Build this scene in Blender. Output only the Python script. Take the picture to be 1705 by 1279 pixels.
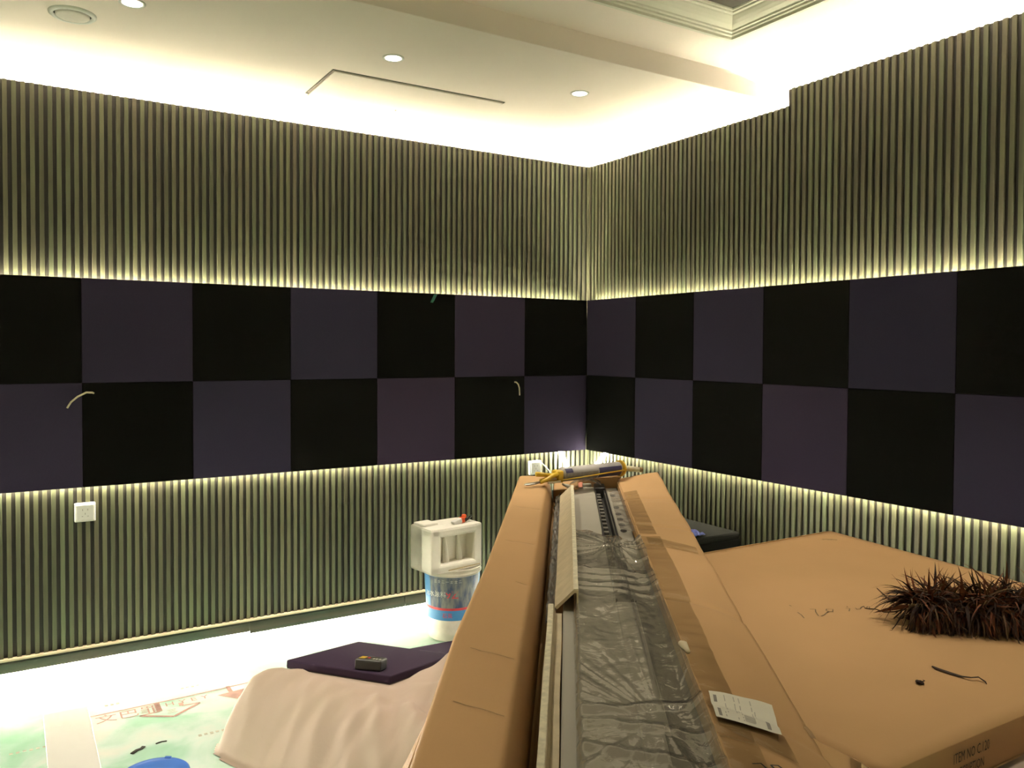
import bpy, bmesh, math, random
from mathutils import Vector, Matrix, noise
random.seed(7)
S = bpy.context.scene
C = S.collection
for o in list(bpy.data.objects):
    bpy.data.objects.remove(o)

# ------------------------------------------------------------------ camera
FOC, SHY = 1357.3, -23.45
cam_d = bpy.data.cameras.new('camera')
cam = bpy.data.objects.new('camera', cam_d)
C.objects.link(cam)
cam_d.sensor_fit = 'HORIZONTAL'
cam_d.sensor_width = 36.0
cam_d.lens = FOC / 1705 * 36.0
cam_d.shift_y = SHY / 1705
cam_d.clip_start = 0.02
yaw, pitch, roll = math.radians(31.696), math.radians(-1.4642), math.radians(0.2988)
fw = Vector((math.sin(yaw)*math.cos(pitch), math.cos(yaw)*math.cos(pitch), math.sin(pitch)))
r0 = Vector((math.cos(yaw), -math.sin(yaw), 0))
u0 = r0.cross(fw)
rr = math.cos(roll)*r0 + math.sin(roll)*u0
uu = -math.sin(roll)*r0 + math.cos(roll)*u0
m3 = Matrix((rr, uu, -fw)).transposed()
cam.matrix_world = Matrix.Translation((-3.2877, -4.3751, 1.5443)) @ m3.to_4x4()
S.camera = cam

# ------------------------------------------------------------------ world, exposure, render quality
w = bpy.data.worlds.new('world')
S.world = w
w.use_nodes = True
w.node_tree.nodes['Background'].inputs[0].default_value = (0.9, 0.85, 0.7, 1)
w.node_tree.nodes['Background'].inputs[1].default_value = 0.02
S.view_settings.view_transform = 'Standard'
S.view_settings.look = 'None'
S.view_settings.gamma = 1
S.view_settings.exposure = 0.0
S.view_settings.use_curve_mapping = False
cy = S.cycles
cy.use_denoising = True
cy.max_bounces = 10
cy.diffuse_bounces = 5
cy.glossy_bounces = 4
cy.transmission_bounces = 6
cy.transparent_max_bounces = 16
cy.sample_clamp_indirect = 6
cy.caustics_reflective = False
cy.caustics_refractive = False

LED = (1.0, 0.93, 0.74)
LED_WALL = (1.0, 0.93, 0.67)
LED_CEIL, LED_PANEL, LED_PANEL_LOW, LED_FLOOR, LED_LOOSE = 6500.0, 200.0, 240.0, 900.0, 200.0
LED_PANEL_BACK = 500.0
SPOT_W = 84.0
SPOT_COL = (1.0, 0.90, 0.74)

# ------------------------------------------------------------------ helpers
def nodes_of(m):
    m.use_nodes = True
    nt = m.node_tree
    return nt, nt.nodes, nt.links, nt.nodes['Principled BSDF']

def mat(name, col, rough=0.6, metal=0.0, vary=0.0, scale=8.0, bump=0.0, bscale=60.0, stretch=(1, 1, 1), coat=0.0, spec=0.5, rnd=0.0, col2=None, sheen=0.0):
    """principled material with procedural colour variation, fine bump and per-object variation"""
    m = bpy.data.materials.new(name)
    nt, N, L, P = nodes_of(m)
    P.inputs['Roughness'].default_value = rough
    P.inputs['Metallic'].default_value = metal
    P.inputs['Coat Weight'].default_value = coat
    P.inputs['Specular IOR Level'].default_value = spec
    if sheen:
        P.inputs['Sheen Weight'].default_value = sheen
    tc = N.new('ShaderNodeTexCoord')
    mp = N.new('ShaderNodeMapping')
    mp.inputs['Scale'].default_value = stretch
    L.new(tc.outputs['Object'], mp.inputs['Vector'])
    vec = mp.outputs[0]
    oi = None
    if rnd:
        oi = N.new('ShaderNodeObjectInfo')
        ad = N.new('ShaderNodeVectorMath'); ad.operation = 'ADD'
        mu = N.new('ShaderNodeMath'); mu.operation = 'MULTIPLY'; mu.inputs[1].default_value = 57.0
        L.new(oi.outputs['Random'], mu.inputs[0])
        L.new(mp.outputs[0], ad.inputs[0]); L.new(mu.outputs[0], ad.inputs[1])
        vec = ad.outputs[0]
    c2 = col2 if col2 else tuple(c*(1-vary) for c in col)
    mx = N.new('ShaderNodeMix'); mx.data_type = 'RGBA'
    mx.inputs['A'].default_value = (*col, 1); mx.inputs['B'].default_value = (*c2, 1)
    nz = N.new('ShaderNodeTexNoise'); nz.inputs['Scale'].default_value = scale; nz.inputs['Detail'].default_value = 4
    L.new(vec, nz.inputs['Vector'])
    rp = N.new('ShaderNodeValToRGB')
    rp.color_ramp.elements[0].position = 0.35; rp.color_ramp.elements[1].position = 0.65
    L.new(nz.outputs['Fac'], rp.inputs[0])
    L.new(rp.outputs[0], mx.inputs['Factor'])
    out = mx.outputs['Result']
    if rnd:
        hv = N.new('ShaderNodeHueSaturation')
        a1 = N.new('ShaderNodeMapRange'); a1.inputs['To Min'].default_value = 1-rnd; a1.inputs['To Max'].default_value = 1+rnd
        L.new(oi.outputs['Random'], a1.inputs[0]); L.new(a1.outputs[0], hv.inputs['Value'])
        m2 = N.new('ShaderNodeMath'); m2.operation = 'MULTIPLY'; m2.inputs[1].default_value = 13.37
        fr = N.new('ShaderNodeMath'); fr.operation = 'FRACT'
        L.new(oi.outputs['Random'], m2.inputs[0]); L.new(m2.outputs[0], fr.inputs[0])
        a2 = N.new('ShaderNodeMapRange'); a2.inputs['To Min'].default_value = 0.5-rnd*0.12; a2.inputs['To Max'].default_value = 0.5+rnd*0.12
        L.new(fr.outputs[0], a2.inputs[0]); L.new(a2.outputs[0], hv.inputs['Hue'])
        L.new(out, hv.inputs['Color']); out = hv.outputs[0]
    L.new(out, P.inputs['Base Color'])
    if bump:
        b = N.new('ShaderNodeBump'); b.inputs['Strength'].default_value = bump; b.inputs['Distance'].default_value = 0.002
        n2 = N.new('ShaderNodeTexNoise'); n2.inputs['Scale'].default_value = bscale; n2.inputs['Detail'].default_value = 5
        L.new(vec, n2.inputs['Vector']); L.new(n2.outputs['Fac'], b.inputs['Height'])
        L.new(b.outputs[0], P.inputs['Normal'])
    return m

def emit(name, col, strength):
    m = bpy.data.materials.new(name)
    nt, N, L, P = nodes_of(m)
    P.inputs['Base Color'].default_value = (0.8, 0.8, 0.7, 1)
    P.inputs['Emission Color'].default_value = (*col, 1)
    P.inputs['Emission Strength'].default_value = strength
    return m

def film(name, tint, alpha, rough, bump=0.6, bscale=30.0, spec=0.5, gloss=1.0):
    """clear plastic: mostly see-through with a glossy skin and a little haze"""
    m = bpy.data.materials.new(name)
    nt, N, L, P = nodes_of(m)
    P.inputs['Base Color'].default_value = (*tint, 1)
    P.inputs['Roughness'].default_value = rough
    P.inputs['Specular IOR Level'].default_value = spec
    tr = N.new('ShaderNodeBsdfTransparent'); tr.inputs[0].default_value = (0.97, 0.96, 0.93, 1)
    gl = N.new('ShaderNodeBsdfGlossy'); gl.inputs['Roughness'].default_value = rough
    ms = N.new('ShaderNodeMixShader'); ms.inputs[0].default_value = alpha
    L.new(tr.outputs[0], ms.inputs[1]); L.new(P.outputs[0], ms.inputs[2])
    fr = N.new('ShaderNodeFresnel'); fr.inputs['IOR'].default_value = 1.5
    m2 = N.new('ShaderNodeMixShader')
    fm_ = N.new('ShaderNodeMath'); fm_.operation = 'MULTIPLY'; fm_.inputs[1].default_value = gloss
    L.new(fr.outputs[0], fm_.inputs[0]); L.new(fm_.outputs[0], m2.inputs[0]); L.new(ms.outputs[0], m2.inputs[1]); L.new(gl.outputs[0], m2.inputs[2])
    L.new(m2.outputs[0], N['Material Output'].inputs['Surface'])
    tc = N.new('ShaderNodeTexCoord')
    b = N.new('ShaderNodeBump'); b.inputs['Strength'].default_value = bump; b.inputs['Distance'].default_value = 0.004
    n2 = N.new('ShaderNodeTexNoise'); n2.inputs['Scale'].default_value = bscale; n2.inputs['Detail'].default_value = 3
    n2.inputs['Distortion'].default_value = 1.2
    L.new(tc.outputs['Object'], n2.inputs['Vector']); L.new(n2.outputs['Fac'], b.inputs['Height'])
    L.new(b.outputs[0], gl.inputs['Normal'])
    return m

def link(name, me, parent=None, m=None, smooth=False):
    o = bpy.data.objects.new(name, me)
    C.objects.link(o)
    if parent is not None:
        o.parent = parent
    if m is not None and not me.materials:
        for x in (m if isinstance(m, (list, tuple)) else [m]):
            me.materials.append(x)
    if smooth:
        for p in me.polygons:
            p.use_smooth = True
    return o

def bm_mesh(name, bm):
    bmesh.ops.recalc_face_normals(bm, faces=bm.faces[:])
    me = bpy.data.meshes.new(name)
    bm.to_mesh(me); bm.free()
    return me

def open_mesh(name, bm, up=Vector((0, 0, 1))):
    bmesh.ops.recalc_face_normals(bm, faces=bm.faces[:])
    bm.normal_update()
    if sum(f.normal.dot(up)*f.calc_area() for f in bm.faces) < 0:
        bmesh.ops.reverse_faces(bm, faces=bm.faces[:])
    me = bpy.data.meshes.new(name)
    bm.to_mesh(me); bm.free()
    return me

def bx(bm, x0, x1, y0, y1, z0, z1, bev=0.0, seg=1, mx=None):
    """add a box (optionally bevelled, optionally transformed) to a bmesh"""
    t = bmesh.new()
    bmesh.ops.create_cube(t, size=1.0)
    for v in t.verts:
        v.co = Vector((x0+(v.co.x+.5)*(x1-x0), y0+(v.co.y+.5)*(y1-y0), z0+(v.co.z+.5)*(z1-z0)))
    if bev:
        bmesh.ops.bevel(t, geom=t.edges[:], offset=bev, segments=seg, affect='EDGES', profile=0.6)
    if mx is not None:
        t.transform(mx)
    me = bpy.data.meshes.new('tmp'); t.to_mesh(me); t.free()
    bm.from_mesh(me); bpy.data.meshes.remove(me)
    return bm

def box(name, b, m, parent=None, bev=0.0, seg=1, mx=None):
    return link(name, bm_mesh(name, bx(bmesh.new(), *b, bev=bev, seg=seg, mx=mx)), parent, m)

def tube(bm, pts, r, n=8, cap=True):
    """round tube along points; r a number or one radius per point"""
    pts = [Vector(p) for p in pts]
    rs = r if isinstance(r, (list, tuple)) else [r]*len(pts)
    rings = []
    prev = None
    for i, p in enumerate(pts):
        t = (pts[min(i+1, len(pts)-1)] - pts[max(i-1, 0)]).normalized()
        if prev is None:
            up = Vector((0, 0, 1)) if abs(t.z) < .9 else Vector((1, 0, 0))
            a = t.cross(up).normalized()
        else:
            a = (prev - t*prev.dot(t)).normalized()
        prev = a
        b = t.cross(a)
        rings.append([bm.verts.new(p + (a*math.cos(2*math.pi*k/n) + b*math.sin(2*math.pi*k/n))*rs[i]) for k in range(n)])
    for A, B in zip(rings, rings[1:]):
        for k in range(n):
            bm.faces.new((A[k], A[(k+1) % n], B[(k+1) % n], B[k]))
    if cap:
        bm.faces.new(rings[0][::-1]); bm.faces.new(rings[-1])
    return bm

def lathe(bm, prof, n=32, c=(0, 0, 0), cap_bottom=False, cap_top=False):
    rings = []
    for (r, z) in prof:
        rings.append([bm.verts.new((c[0]+r*math.cos(2*math.pi*k/n), c[1]+r*math.sin(2*math.pi*k/n), c[2]+z)) for k in range(n)])
    for A, B in zip(rings, rings[1:]):
        for k in range(n):
            bm.faces.new((A[k], A[(k+1) % n], B[(k+1) % n], B[k]))
    if cap_bottom: bm.faces.new(rings[0][::-1])
    if cap_top: bm.faces.new(rings[-1])
    return bm

def prism(bm, poly, x0, x1, mx=None):
    """extrude a (y,z) polygon along x"""
    t = bmesh.new()
    A = [t.verts.new((x0, y, z)) for y, z in poly]; B = [t.verts.new((x1, y, z)) for y, z in poly]
    n = len(poly)
    for k in range(n):
        t.faces.new((A[k], A[(k+1) % n], B[(k+1) % n], B[k]))
    t.faces.new(A[::-1]); t.faces.new(B)
    if mx is not None: t.transform(mx)
    me = bpy.data.meshes.new('tmp'); t.to_mesh(me); t.free()
    bm.from_mesh(me); bpy.data.meshes.remove(me)
    return bm

def grid(bm, nu, nv, f):
    V = [[bm.verts.new(f(i/nu, j/nv)) for j in range(nv+1)] for i in range(nu+1)]
    for i in range(nu):
        for j in range(nv):
            bm.faces.new((V[i][j], V[i+1][j], V[i+1][j+1], V[i][j+1]))
    return V

def ribbon(bm, pts, wd, nrm=Vector((0, 0, 1))):
    """flat ink stroke along points lying on a surface with the given normal"""
    pts = [Vector(p) for p in pts]
    L_, R_ = [], []
    for i, p in enumerate(pts):
        t = (pts[min(i+1, len(pts)-1)] - pts[max(i-1, 0)]).normalized()
        s = nrm.cross(t).normalized()*wd*.5
        L_.append(bm.verts.new(p+s)); R_.append(bm.verts.new(p-s))
    for i in range(len(pts)-1):
        bm.faces.new((L_[i], L_[i+1], R_[i+1], R_[i]))

def empty(name, loc=(0, 0, 0), rz=0.0):
    o = bpy.data.objects.new(name, None)
    o.empty_display_size = 0.05
    o.location = loc; o.rotation_euler = (0, 0, rz)
    C.objects.link(o)
    return o

def tag(o, label, cat, group=None):
    o['label'] = label; o['category'] = cat
    if group: o['group'] = group
    return o

def stuff(o):
    o['kind'] = 'stuff'
    return o

def struct(o):
    o['kind'] = 'structure'
    return o

def text(name, s, m, size, mx, parent=None, extrude=0.0, sx=1.0, align='LEFT'):
    cu = bpy.data.curves.new(name, 'FONT')
    cu.body = s; cu.size = size; cu.extrude = extrude; cu.align_x = align
    cu.resolution_u = 2
    cu.materials.append(m)
    t_ = bpy.data.objects.new('text_source', cu)
    C.objects.link(t_)
    me = bpy.data.meshes.new_from_object(t_.evaluated_get(bpy.context.evaluated_depsgraph_get()))
    bpy.data.objects.remove(t_); bpy.data.curves.remove(cu)
    me.name = name
    o = bpy.data.objects.new(name, me)
    C.objects.link(o)
    o['kind'] = 'stuff'
    if parent is not None: o.parent = parent
    o.matrix_local = mx @ Matrix.Diagonal((sx, 1, 1, 1))
    return o

def frame(o, x, y, z):
    return Matrix((( x[0], y[0], z[0], o[0]), (x[1], y[1], z[1], o[1]), (x[2], y[2], z[2], o[2]), (0, 0, 0, 1)))

# ------------------------------------------------------------------ materials
M = {}
M['ceiling'] = mat('ceiling_paint', (0.91, 0.80, 0.73), 0.8, vary=0.03, scale=2, bump=0.15, bscale=120)
M['plaster'] = mat('wall_plaster', (0.78, 0.75, 0.64), 0.85, vary=0.04, scale=3, bump=0.2, bscale=90)
M['backing'] = mat('slat_backing', (0.014, 0.011, 0.007), 0.7, vary=0.4, scale=5)
M['slat'] = mat('slat_wood', (0.086, 0.092, 0.052), 0.5, scale=3.0, stretch=(9, 9, 0.9), bump=0.25, bscale=14, rnd=0.22, col2=(0.068, 0.065, 0.040), spec=0.3)
M['black_fabric'] = mat('black_fabric', (0.0022, 0.0022, 0.0019), 0.95, vary=0.15, scale=500, bump=0.35, bscale=900, rnd=0.2, spec=0.03)
M['purple_fabric'] = mat('purple_fabric', (0.026, 0.0205, 0.038), 0.95, vary=0.15, scale=500, bump=0.35, bscale=900, rnd=0.25, spec=0.04)
M['purple_spare'] = mat('purple_spare', (0.034, 0.021, 0.042), 0.95, vary=0.15, scale=300, bump=0.35, bscale=700, spec=0.15)
M['base'] = mat('baseboard_wood', (0.020, 0.016, 0.010), 0.55, spec=0.15, scale=2.0, stretch=(1, 5, 20), bump=0.1, bscale=20, col2=(0.011, 0.014, 0.009))
M['trimline'] = mat('baseboard_cap', (0.62, 0.50, 0.36), 0.4, vary=0.1, scale=10)
M['floor'] = mat('floor_tile', (0.82, 0.82, 0.78), 0.25, vary=0.04, scale=4)
M['led_ceil'] = emit('led_ceiling', LED, LED_CEIL)
M['led_panel'] = emit('led_panel', LED_WALL, LED_PANEL)
M['led_panel_back'] = emit('led_panel_back', LED_WALL, LED_PANEL_BACK)
M['led_panel_low'] = emit('led_panel_low', LED_WALL, LED_PANEL_LOW)
M['led_floor'] = emit('led_floor', LED, LED_FLOOR)
M['led_loose'] = emit('led_loose', (1.0, 0.95, 0.75), LED_LOOSE)
M['lamp_disc'] = emit('lamp_disc', (1.0, 0.93, 0.78), 14.0)
M['white_plastic'] = mat('white_plastic', (0.82, 0.81, 0.77), 0.35, vary=0.02, scale=8)
M['pink_white'] = mat('speaker_white', (0.74, 0.68, 0.62), 0.6, vary=0.05, scale=60)
M['dark_gap'] = mat('dark_gap', (0.03, 0.028, 0.022), 0.8, vary=0.2)
M['tray'] = mat('tray_lacquer', (0.050, 0.038, 0.020), 0.45, vary=0.3, scale=2.0)
M['cornice'] = mat('cornice_plaster', (0.74, 0.71, 0.60), 0.6, vary=0.05, scale=6)
M['card'] = mat('cardboard', (0.46, 0.275, 0.125), 0.72, scale=2.2, bump=0.12, bscale=160, col2=(0.42, 0.252, 0.112), spec=0.25)
M['card_edge'] = mat('cardboard_edge', (0.30, 0.185, 0.085), 0.85, vary=0.25, scale=40)
M['card_pale'] = mat('edge_board', (0.55, 0.46, 0.30), 0.7, vary=0.15, scale=30, bump=0.2, bscale=90)
M['card_core'] = mat('edge_board_core', (0.66, 0.60, 0.42), 0.8, vary=0.25, scale=70)
M['ink'] = mat('ink', (0.02, 0.017, 0.012), 0.7, vary=0.1)
M['ink_soft'] = mat('ink_soft', (0.10, 0.065, 0.03), 0.8, vary=0.2)
M['stamp'] = mat('stamp_ink', (0.055, 0.036, 0.018), 0.85, vary=0.5, scale=90)
M['pen'] = mat('pen_ink', (0.16, 0.10, 0.04), 0.7, vary=0.3, scale=40)
M['paper'] = mat('label_paper', (0.74, 0.70, 0.57), 0.55, vary=0.05, scale=20)
M['print_grey'] = mat('label_print', (0.24, 0.22, 0.19), 0.7, vary=0.2, scale=90)
M['print_faint'] = mat('label_print_faint', (0.48, 0.45, 0.37), 0.7, vary=0.2, scale=90)
M['grey_case'] = mat('grey_case', (0.34, 0.315, 0.255), 0.4, vary=0.06, scale=5)
M['grey_dark'] = mat('grey_dark', (0.11, 0.10, 0.08), 0.4, vary=0.1, scale=5)
M['rail_black'] = mat('rail_black', (0.045, 0.040, 0.032), 0.4, vary=0.2, scale=5)
M['black_plastic'] = mat('black_plastic', (0.010, 0.009, 0.009), 0.4, vary=0.2, scale=20)
M['wrap'] = film('plastic_wrap', (0.60, 0.54, 0.41), 0.28, 0.07, 0.55, 24, gloss=1.6)
M['tape'] = film('packing_tape', (0.36, 0.25, 0.10), 0.12, 0.08, 0.6, 18, gloss=.6)
M['clear'] = film('clear_bag', (0.75, 0.68, 0.6), 0.18, 0.12, 0.8, 40)
M['case_cloth'] = mat('case_cloth', (0.006, 0.006, 0.005), 0.9, vary=0.2, scale=60, spec=0.05)
M['sheet'] = mat('dust_sheet', (0.45, 0.345, 0.285), 0.85, scale=3, bump=0.3, bscale=70, col2=(0.41, 0.32, 0.25), sheen=0.05)
M['yellow'] = mat('yellow_paint', (0.62, 0.40, 0.03), 0.4, vary=0.2, scale=30)
M['steel'] = mat('steel', (0.45, 0.42, 0.36), 0.35, 0.8, vary=0.2, scale=30)
M['cartridge'] = mat('cartridge_white', (0.42, 0.40, 0.38), 0.4, vary=0.08, scale=30)
M['navy'] = mat('navy_print', (0.035, 0.035, 0.10), 0.5, vary=0.3, scale=30)
M['pink'] = mat('pink_paper', (0.70, 0.26, 0.17), 0.6, vary=0.1, scale=20)
M['wood_handle'] = mat('wood_handle', (0.45, 0.33, 0.15), 0.5, vary=0.2, scale=20)
M['eps'] = mat('white_foam', (0.90, 0.86, 0.76), 0.9, vary=0.02, scale=30, bump=0.5, bscale=160)
M['blue_lid'] = mat('blue_plastic', (0.07, 0.20, 0.66), 0.35, vary=0.15, scale=9)
M['bucket'] = mat('bucket_white', (0.78, 0.74, 0.64), 0.45, scale=9, col2=(0.60, 0.56, 0.46), bump=0.2, bscale=30)
M['bucket_blue'] = mat('bucket_blue', (0.055, 0.235, 0.50), 0.45, scale=7, col2=(0.045, 0.20, 0.44))
M['bucket_worn'] = mat('bucket_worn', (0.035, 0.065, 0.135), 0.6, scale=26, stretch=(1.6, 1.6, 0.5), col2=(0.20, 0.215, 0.20))
M['red_print'] = mat('red_print', (0.62, 0.05, 0.06), 0.5, vary=0.2, scale=40)
M['white_print'] = mat('white_print', (0.70, 0.70, 0.62), 0.5, vary=0.3, scale=60)
M['orange'] = mat('orange_plastic', (0.80, 0.10, 0.015), 0.4, vary=0.1)
M['film_red'] = mat('film_red', (0.56, 0.33, 0.27), 0.6, vary=0.3, scale=25)
M['film_red_faint'] = mat('film_red_faint', (0.62, 0.60, 0.46), 0.6, vary=0.3, scale=25)
M['cable'] = mat('cable_cream', (0.62, 0.53, 0.36), 0.5, vary=0.1)
M['teal'] = mat('teal_tape', (0.03, 0.16, 0.11), 0.4, vary=0.2)
M['blue_cloth'] = mat('blue_cloth', (0.10, 0.12, 0.40), 0.8, vary=0.5, scale=25)
M['board_white'] = mat('white_board', (0.86, 0.85, 0.80), 0.4, vary=0.02)
M['feather_a'] = mat('feather_dark', (0.022, 0.010, 0.005), 0.7, spec=.15, vary=0.4, scale=30)
M['feather_b'] = mat('feather_rust', (0.125, 0.036, 0.011), 0.65, spec=.2, vary=0.4, scale=30)
M['feather_c'] = mat('feather_brown', (0.085, 0.045, 0.015), 0.65, spec=.2, vary=0.4, scale=30)

# protective film on the floor: green patches fading into milky white
m = bpy.data.materials.new('floor_film'); M['film'] = m
nt, N, L, P = nodes_of(m)
P.inputs['Roughness'].default_value = 0.3
tc = N.new('ShaderNodeTexCoord')
nz = N.new('ShaderNodeTexNoise'); nz.inputs['Scale'].default_value = 3.2; nz.inputs['Detail'].default_value = 5; nz.inputs['Distortion'].default_value = 0.6
L.new(tc.outputs['Object'], nz.inputs['Vector'])
rp = N.new('ShaderNodeValToRGB'); cr = rp.color_ramp
cr.elements[0].position = 0.30; cr.elements[0].color = (0.30, 0.62, 0.40, 1)
cr.elements[1].position = 0.66; cr.elements[1].color = (0.80, 0.83, 0.74, 1)
e = cr.elements.new(0.44); e.color = (0.44, 0.71, 0.54, 1)
e = cr.elements.new(0.54); e.color = (0.66, 0.82, 0.72, 1)
L.new(nz.outputs['Fac'], rp.inputs[0]); L.new(rp.outputs[0], P.inputs['Base Color'])
b = N.new('ShaderNodeBump'); b.inputs['Strength'].default_value = 0.3; b.inputs['Distance'].default_value = 0.003
n2 = N.new('ShaderNodeTexNoise'); n2.inputs['Scale'].default_value = 14
L.new(tc.outputs['Object'], n2.inputs['Vector']); L.new(n2.outputs['Fac'], b.inputs['Height']); L.new(b.outputs[0], P.inputs['Normal'])

# ------------------------------------------------------------------ room shell
X0, Y0 = -6.6, -7.2                      # far ends of the room behind the viewer
SOFFIT_Y, SOFFIT_Z, CEIL_Z = -1.535, 2.80, 2.90
TOP_LOW, TOP_HIGH = 2.772, 2.855         # tops of the slats under the soffit / under the main ceiling
STEP_Y = -1.587
floor = struct(box('floor', (X0, .2, Y0, .2, -.12, 0), M['floor']))

wall_left = struct(box('wall_left', (X0, .22, .12, .22, -.1, 3.15), M['plaster']))
wall_right = struct(box('wall_right', (.12, .22, Y0, .12, -.1, 3.15), M['plaster']))
wall_back = struct(box('wall_back', (X0, .22, Y0-.1, Y0, -.1, 3.15), M['plaster']))
wall_side = struct(box('wall_side', (X0-.1, X0, Y0-.1, .22, -.1, 3.15), M['plaster']))
box('backing_board', (X0, .078, .062, .078, .03, TOP_LOW), M['backing'], wall_left)
b = bx(bmesh.new(), .062, .078, STEP_Y, .062, .03, TOP_LOW)
bx(b, .062, .078, Y0, STEP_Y, .03, TOP_HIGH)
link('backing_board', bm_mesh('backing', b), wall_right, M['backing'])

# slats: every slat of the two walls is a part of its wall
PITCH, FACE, DEPTH = 0.03625, 0.0192, 0.012
def slat_mesh(name, top):
    return bm_mesh(name, bx(bmesh.new(), -FACE/2, FACE/2, 0, DEPTH, .09, top, bev=.0012))
sl, sh = slat_mesh('slat_low', TOP_LOW), slat_mesh('slat_high', TOP_HIGH)
sl.materials.append(M['slat']); sh.materials.append(M['slat'])
x = -0.8287
while x < 0.03: x += PITCH
k = 0
while x > -4.4:
    if x < .048:
        o = link('slat', sl, wall_left); o.location = (x, .05, 0)
    x -= PITCH
y = -0.6428
while y < .03: y += PITCH
while y > -4.3:
    if y < .048:
        o = link('slat', sl if y > STEP_Y else sh, wall_right); o.location = (.05, y, 0); o.rotation_euler = (0, 0, -math.pi/2)
    y -= PITCH

# fabric panels in a chequered band of two rows, parts of their wall
pm = bm_mesh('acoustic_panel', bx(bmesh.new(), -.24998, .24998, 0, .027, -.24998, .24998, bev=.0045, seg=2))
pm0 = bm_mesh('acoustic_panel_corner', bx(bmesh.new(), -.2456, .2456, 0, .027, -.24998, .24998, bev=.0045, seg=2))
pmats = []
for src in (pm, pm0):
    for key in ('black_fabric', 'purple_fabric'):
        c = src.copy(); c.materials.append(M[key]); pmats.append(c)
PZ = 1.372
for row, zc in ((0, PZ+.25), (1, PZ-.25)):
    for k in range(8):
        black = (k + row) % 2 == 0
        o = link('acoustic_panel', pmats[(2 if k == 0 else 0) + (0 if black else 1)], wall_left)
        o.location = (-.2457 if k == 0 else -.4914-.5*k+.25, 0, zc)
        o['label'] = 'black fabric panel' if black else 'dark purple fabric panel'
        black = (k + row) % 2 == 1
        o = link('acoustic_panel', pmats[(2 if k == 0 else 0) + (0 if black else 1)], wall_right)
        o.scale.x = 1.0094 if k == 0 else 1.0
        o.location = (0, -.2479 if k == 0 else -.4958-.5*k+.25, zc); o.rotation_euler = (0, 0, -math.pi/2)
        o['label'] = 'black fabric panel' if black else 'dark purple fabric panel'

# battens that carry the panels (keep the light of the two strips apart)
box('panel_batten', (-4.0, -.01, .028, .05, PZ-.44, PZ+.44), M['backing'], wall_left)
box('panel_batten', (.028, .05, -4.0, -.01, PZ-.44, PZ+.44), M['backing'], wall_right)

# light strips: behind the panels, above the slats, under the baseboard
def strip(b, m, parent):
    o = box('led_strip', b, m, parent); o['label'] = 'glowing light strip'; return o
for z in (PZ+.4805, PZ-.484):
    strip((-3.95, -.05 if z > PZ else -.20, .041 if z > PZ else .031, .047 if z > PZ else .045, z, z+.008), M['led_panel' if z > PZ else 'led_panel_low'], wall_left)
    strip((.041 if z > PZ else .031, .047 if z > PZ else .045, -3.95, -.05 if z > PZ else -.20, z, z+.008), M['led_panel' if z > PZ else 'led_panel_low'], wall_right)
strip((-3.95, -.05, .033, .047, PZ+.4715, PZ+.4795), M['led_panel_back'], wall_left)  # extra strips added behind the panels to strengthen the glow on the slats
strip((.033, .047, -3.95, -.05, PZ+.4715, PZ+.4795), M['led_panel_back'], wall_right)
strip((X0+.3, .05, .090, .094, TOP_LOW-.0022, TOP_LOW-.0014), M['led_ceil'], wall_left)
strip((.090, .094, STEP_Y, .05, TOP_LOW-.0022, TOP_LOW-.0014), M['led_ceil'], wall_right)
strip((.090, .094, Y0+.3, STEP_Y-.03, TOP_HIGH-.0022, TOP_HIGH-.0014), M['led_ceil'], wall_right)
# unseen strips and rails added on both walls behind the viewer, brightening the ceiling
box('added_light_rail', (X0, .1, Y0+.075, Y0+.09, TOP_HIGH-.12, TOP_HIGH), M['plaster'], wall_back)
box('added_light_rail', (X0, .1, Y0, Y0+.09, TOP_HIGH-.13, TOP_HIGH-.118), M['plaster'], wall_back)
strip((X0+.1, .05, Y0+.03, Y0+.034, TOP_HIGH-.0022, TOP_HIGH-.0014), M['led_ceil'], wall_back)
box('added_light_rail', (X0+.075, X0+.09, Y0+.1, SOFFIT_Y, TOP_HIGH-.12, TOP_HIGH), M['plaster'], wall_side)
box('added_light_rail', (X0, X0+.09, Y0+.1, SOFFIT_Y, TOP_HIGH-.13, TOP_HIGH-.118), M['plaster'], wall_side)
strip((X0+.03, X0+.034, Y0+.12, SOFFIT_Y-.05, TOP_HIGH-.0022, TOP_HIGH-.0014), M['led_ceil'], wall_side)
strip((X0+.3, .0, .053, .060, .006, .020), M['led_floor'], wall_left)
strip((.053, .060, Y0+.3, .0, .006, .020), M['led_floor'], wall_right)

# baseboards
bl = struct(box('baseboard_left', (X0, .03, .030, .062, .083, .092), M['trimline'], bev=.001))
xs = [X0, -3.74, -2.205, -1.302, .035]
for a, c in zip(xs, xs[1:]):
    box('board', (a+.001, c-.001, .034, .050, .026 if a < -2.3 else .014, .083), M['base'], bl, bev=.001)
    box('cap_moulding', (a+.001, c-.001, .031, .036, .071, .074), M['base'], bl)
br = struct(box('baseboard_right', (.030, .062, Y0, .03, .083, .092), M['trimline'], bev=.001))
ys = [Y0, -4.9, -2.46, .033]
for a, c in zip(ys, ys[1:]):
    box('board', (.034, .050, a+.001, c-.001, .016, .083), M['base'], br, bev=.001)

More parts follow.
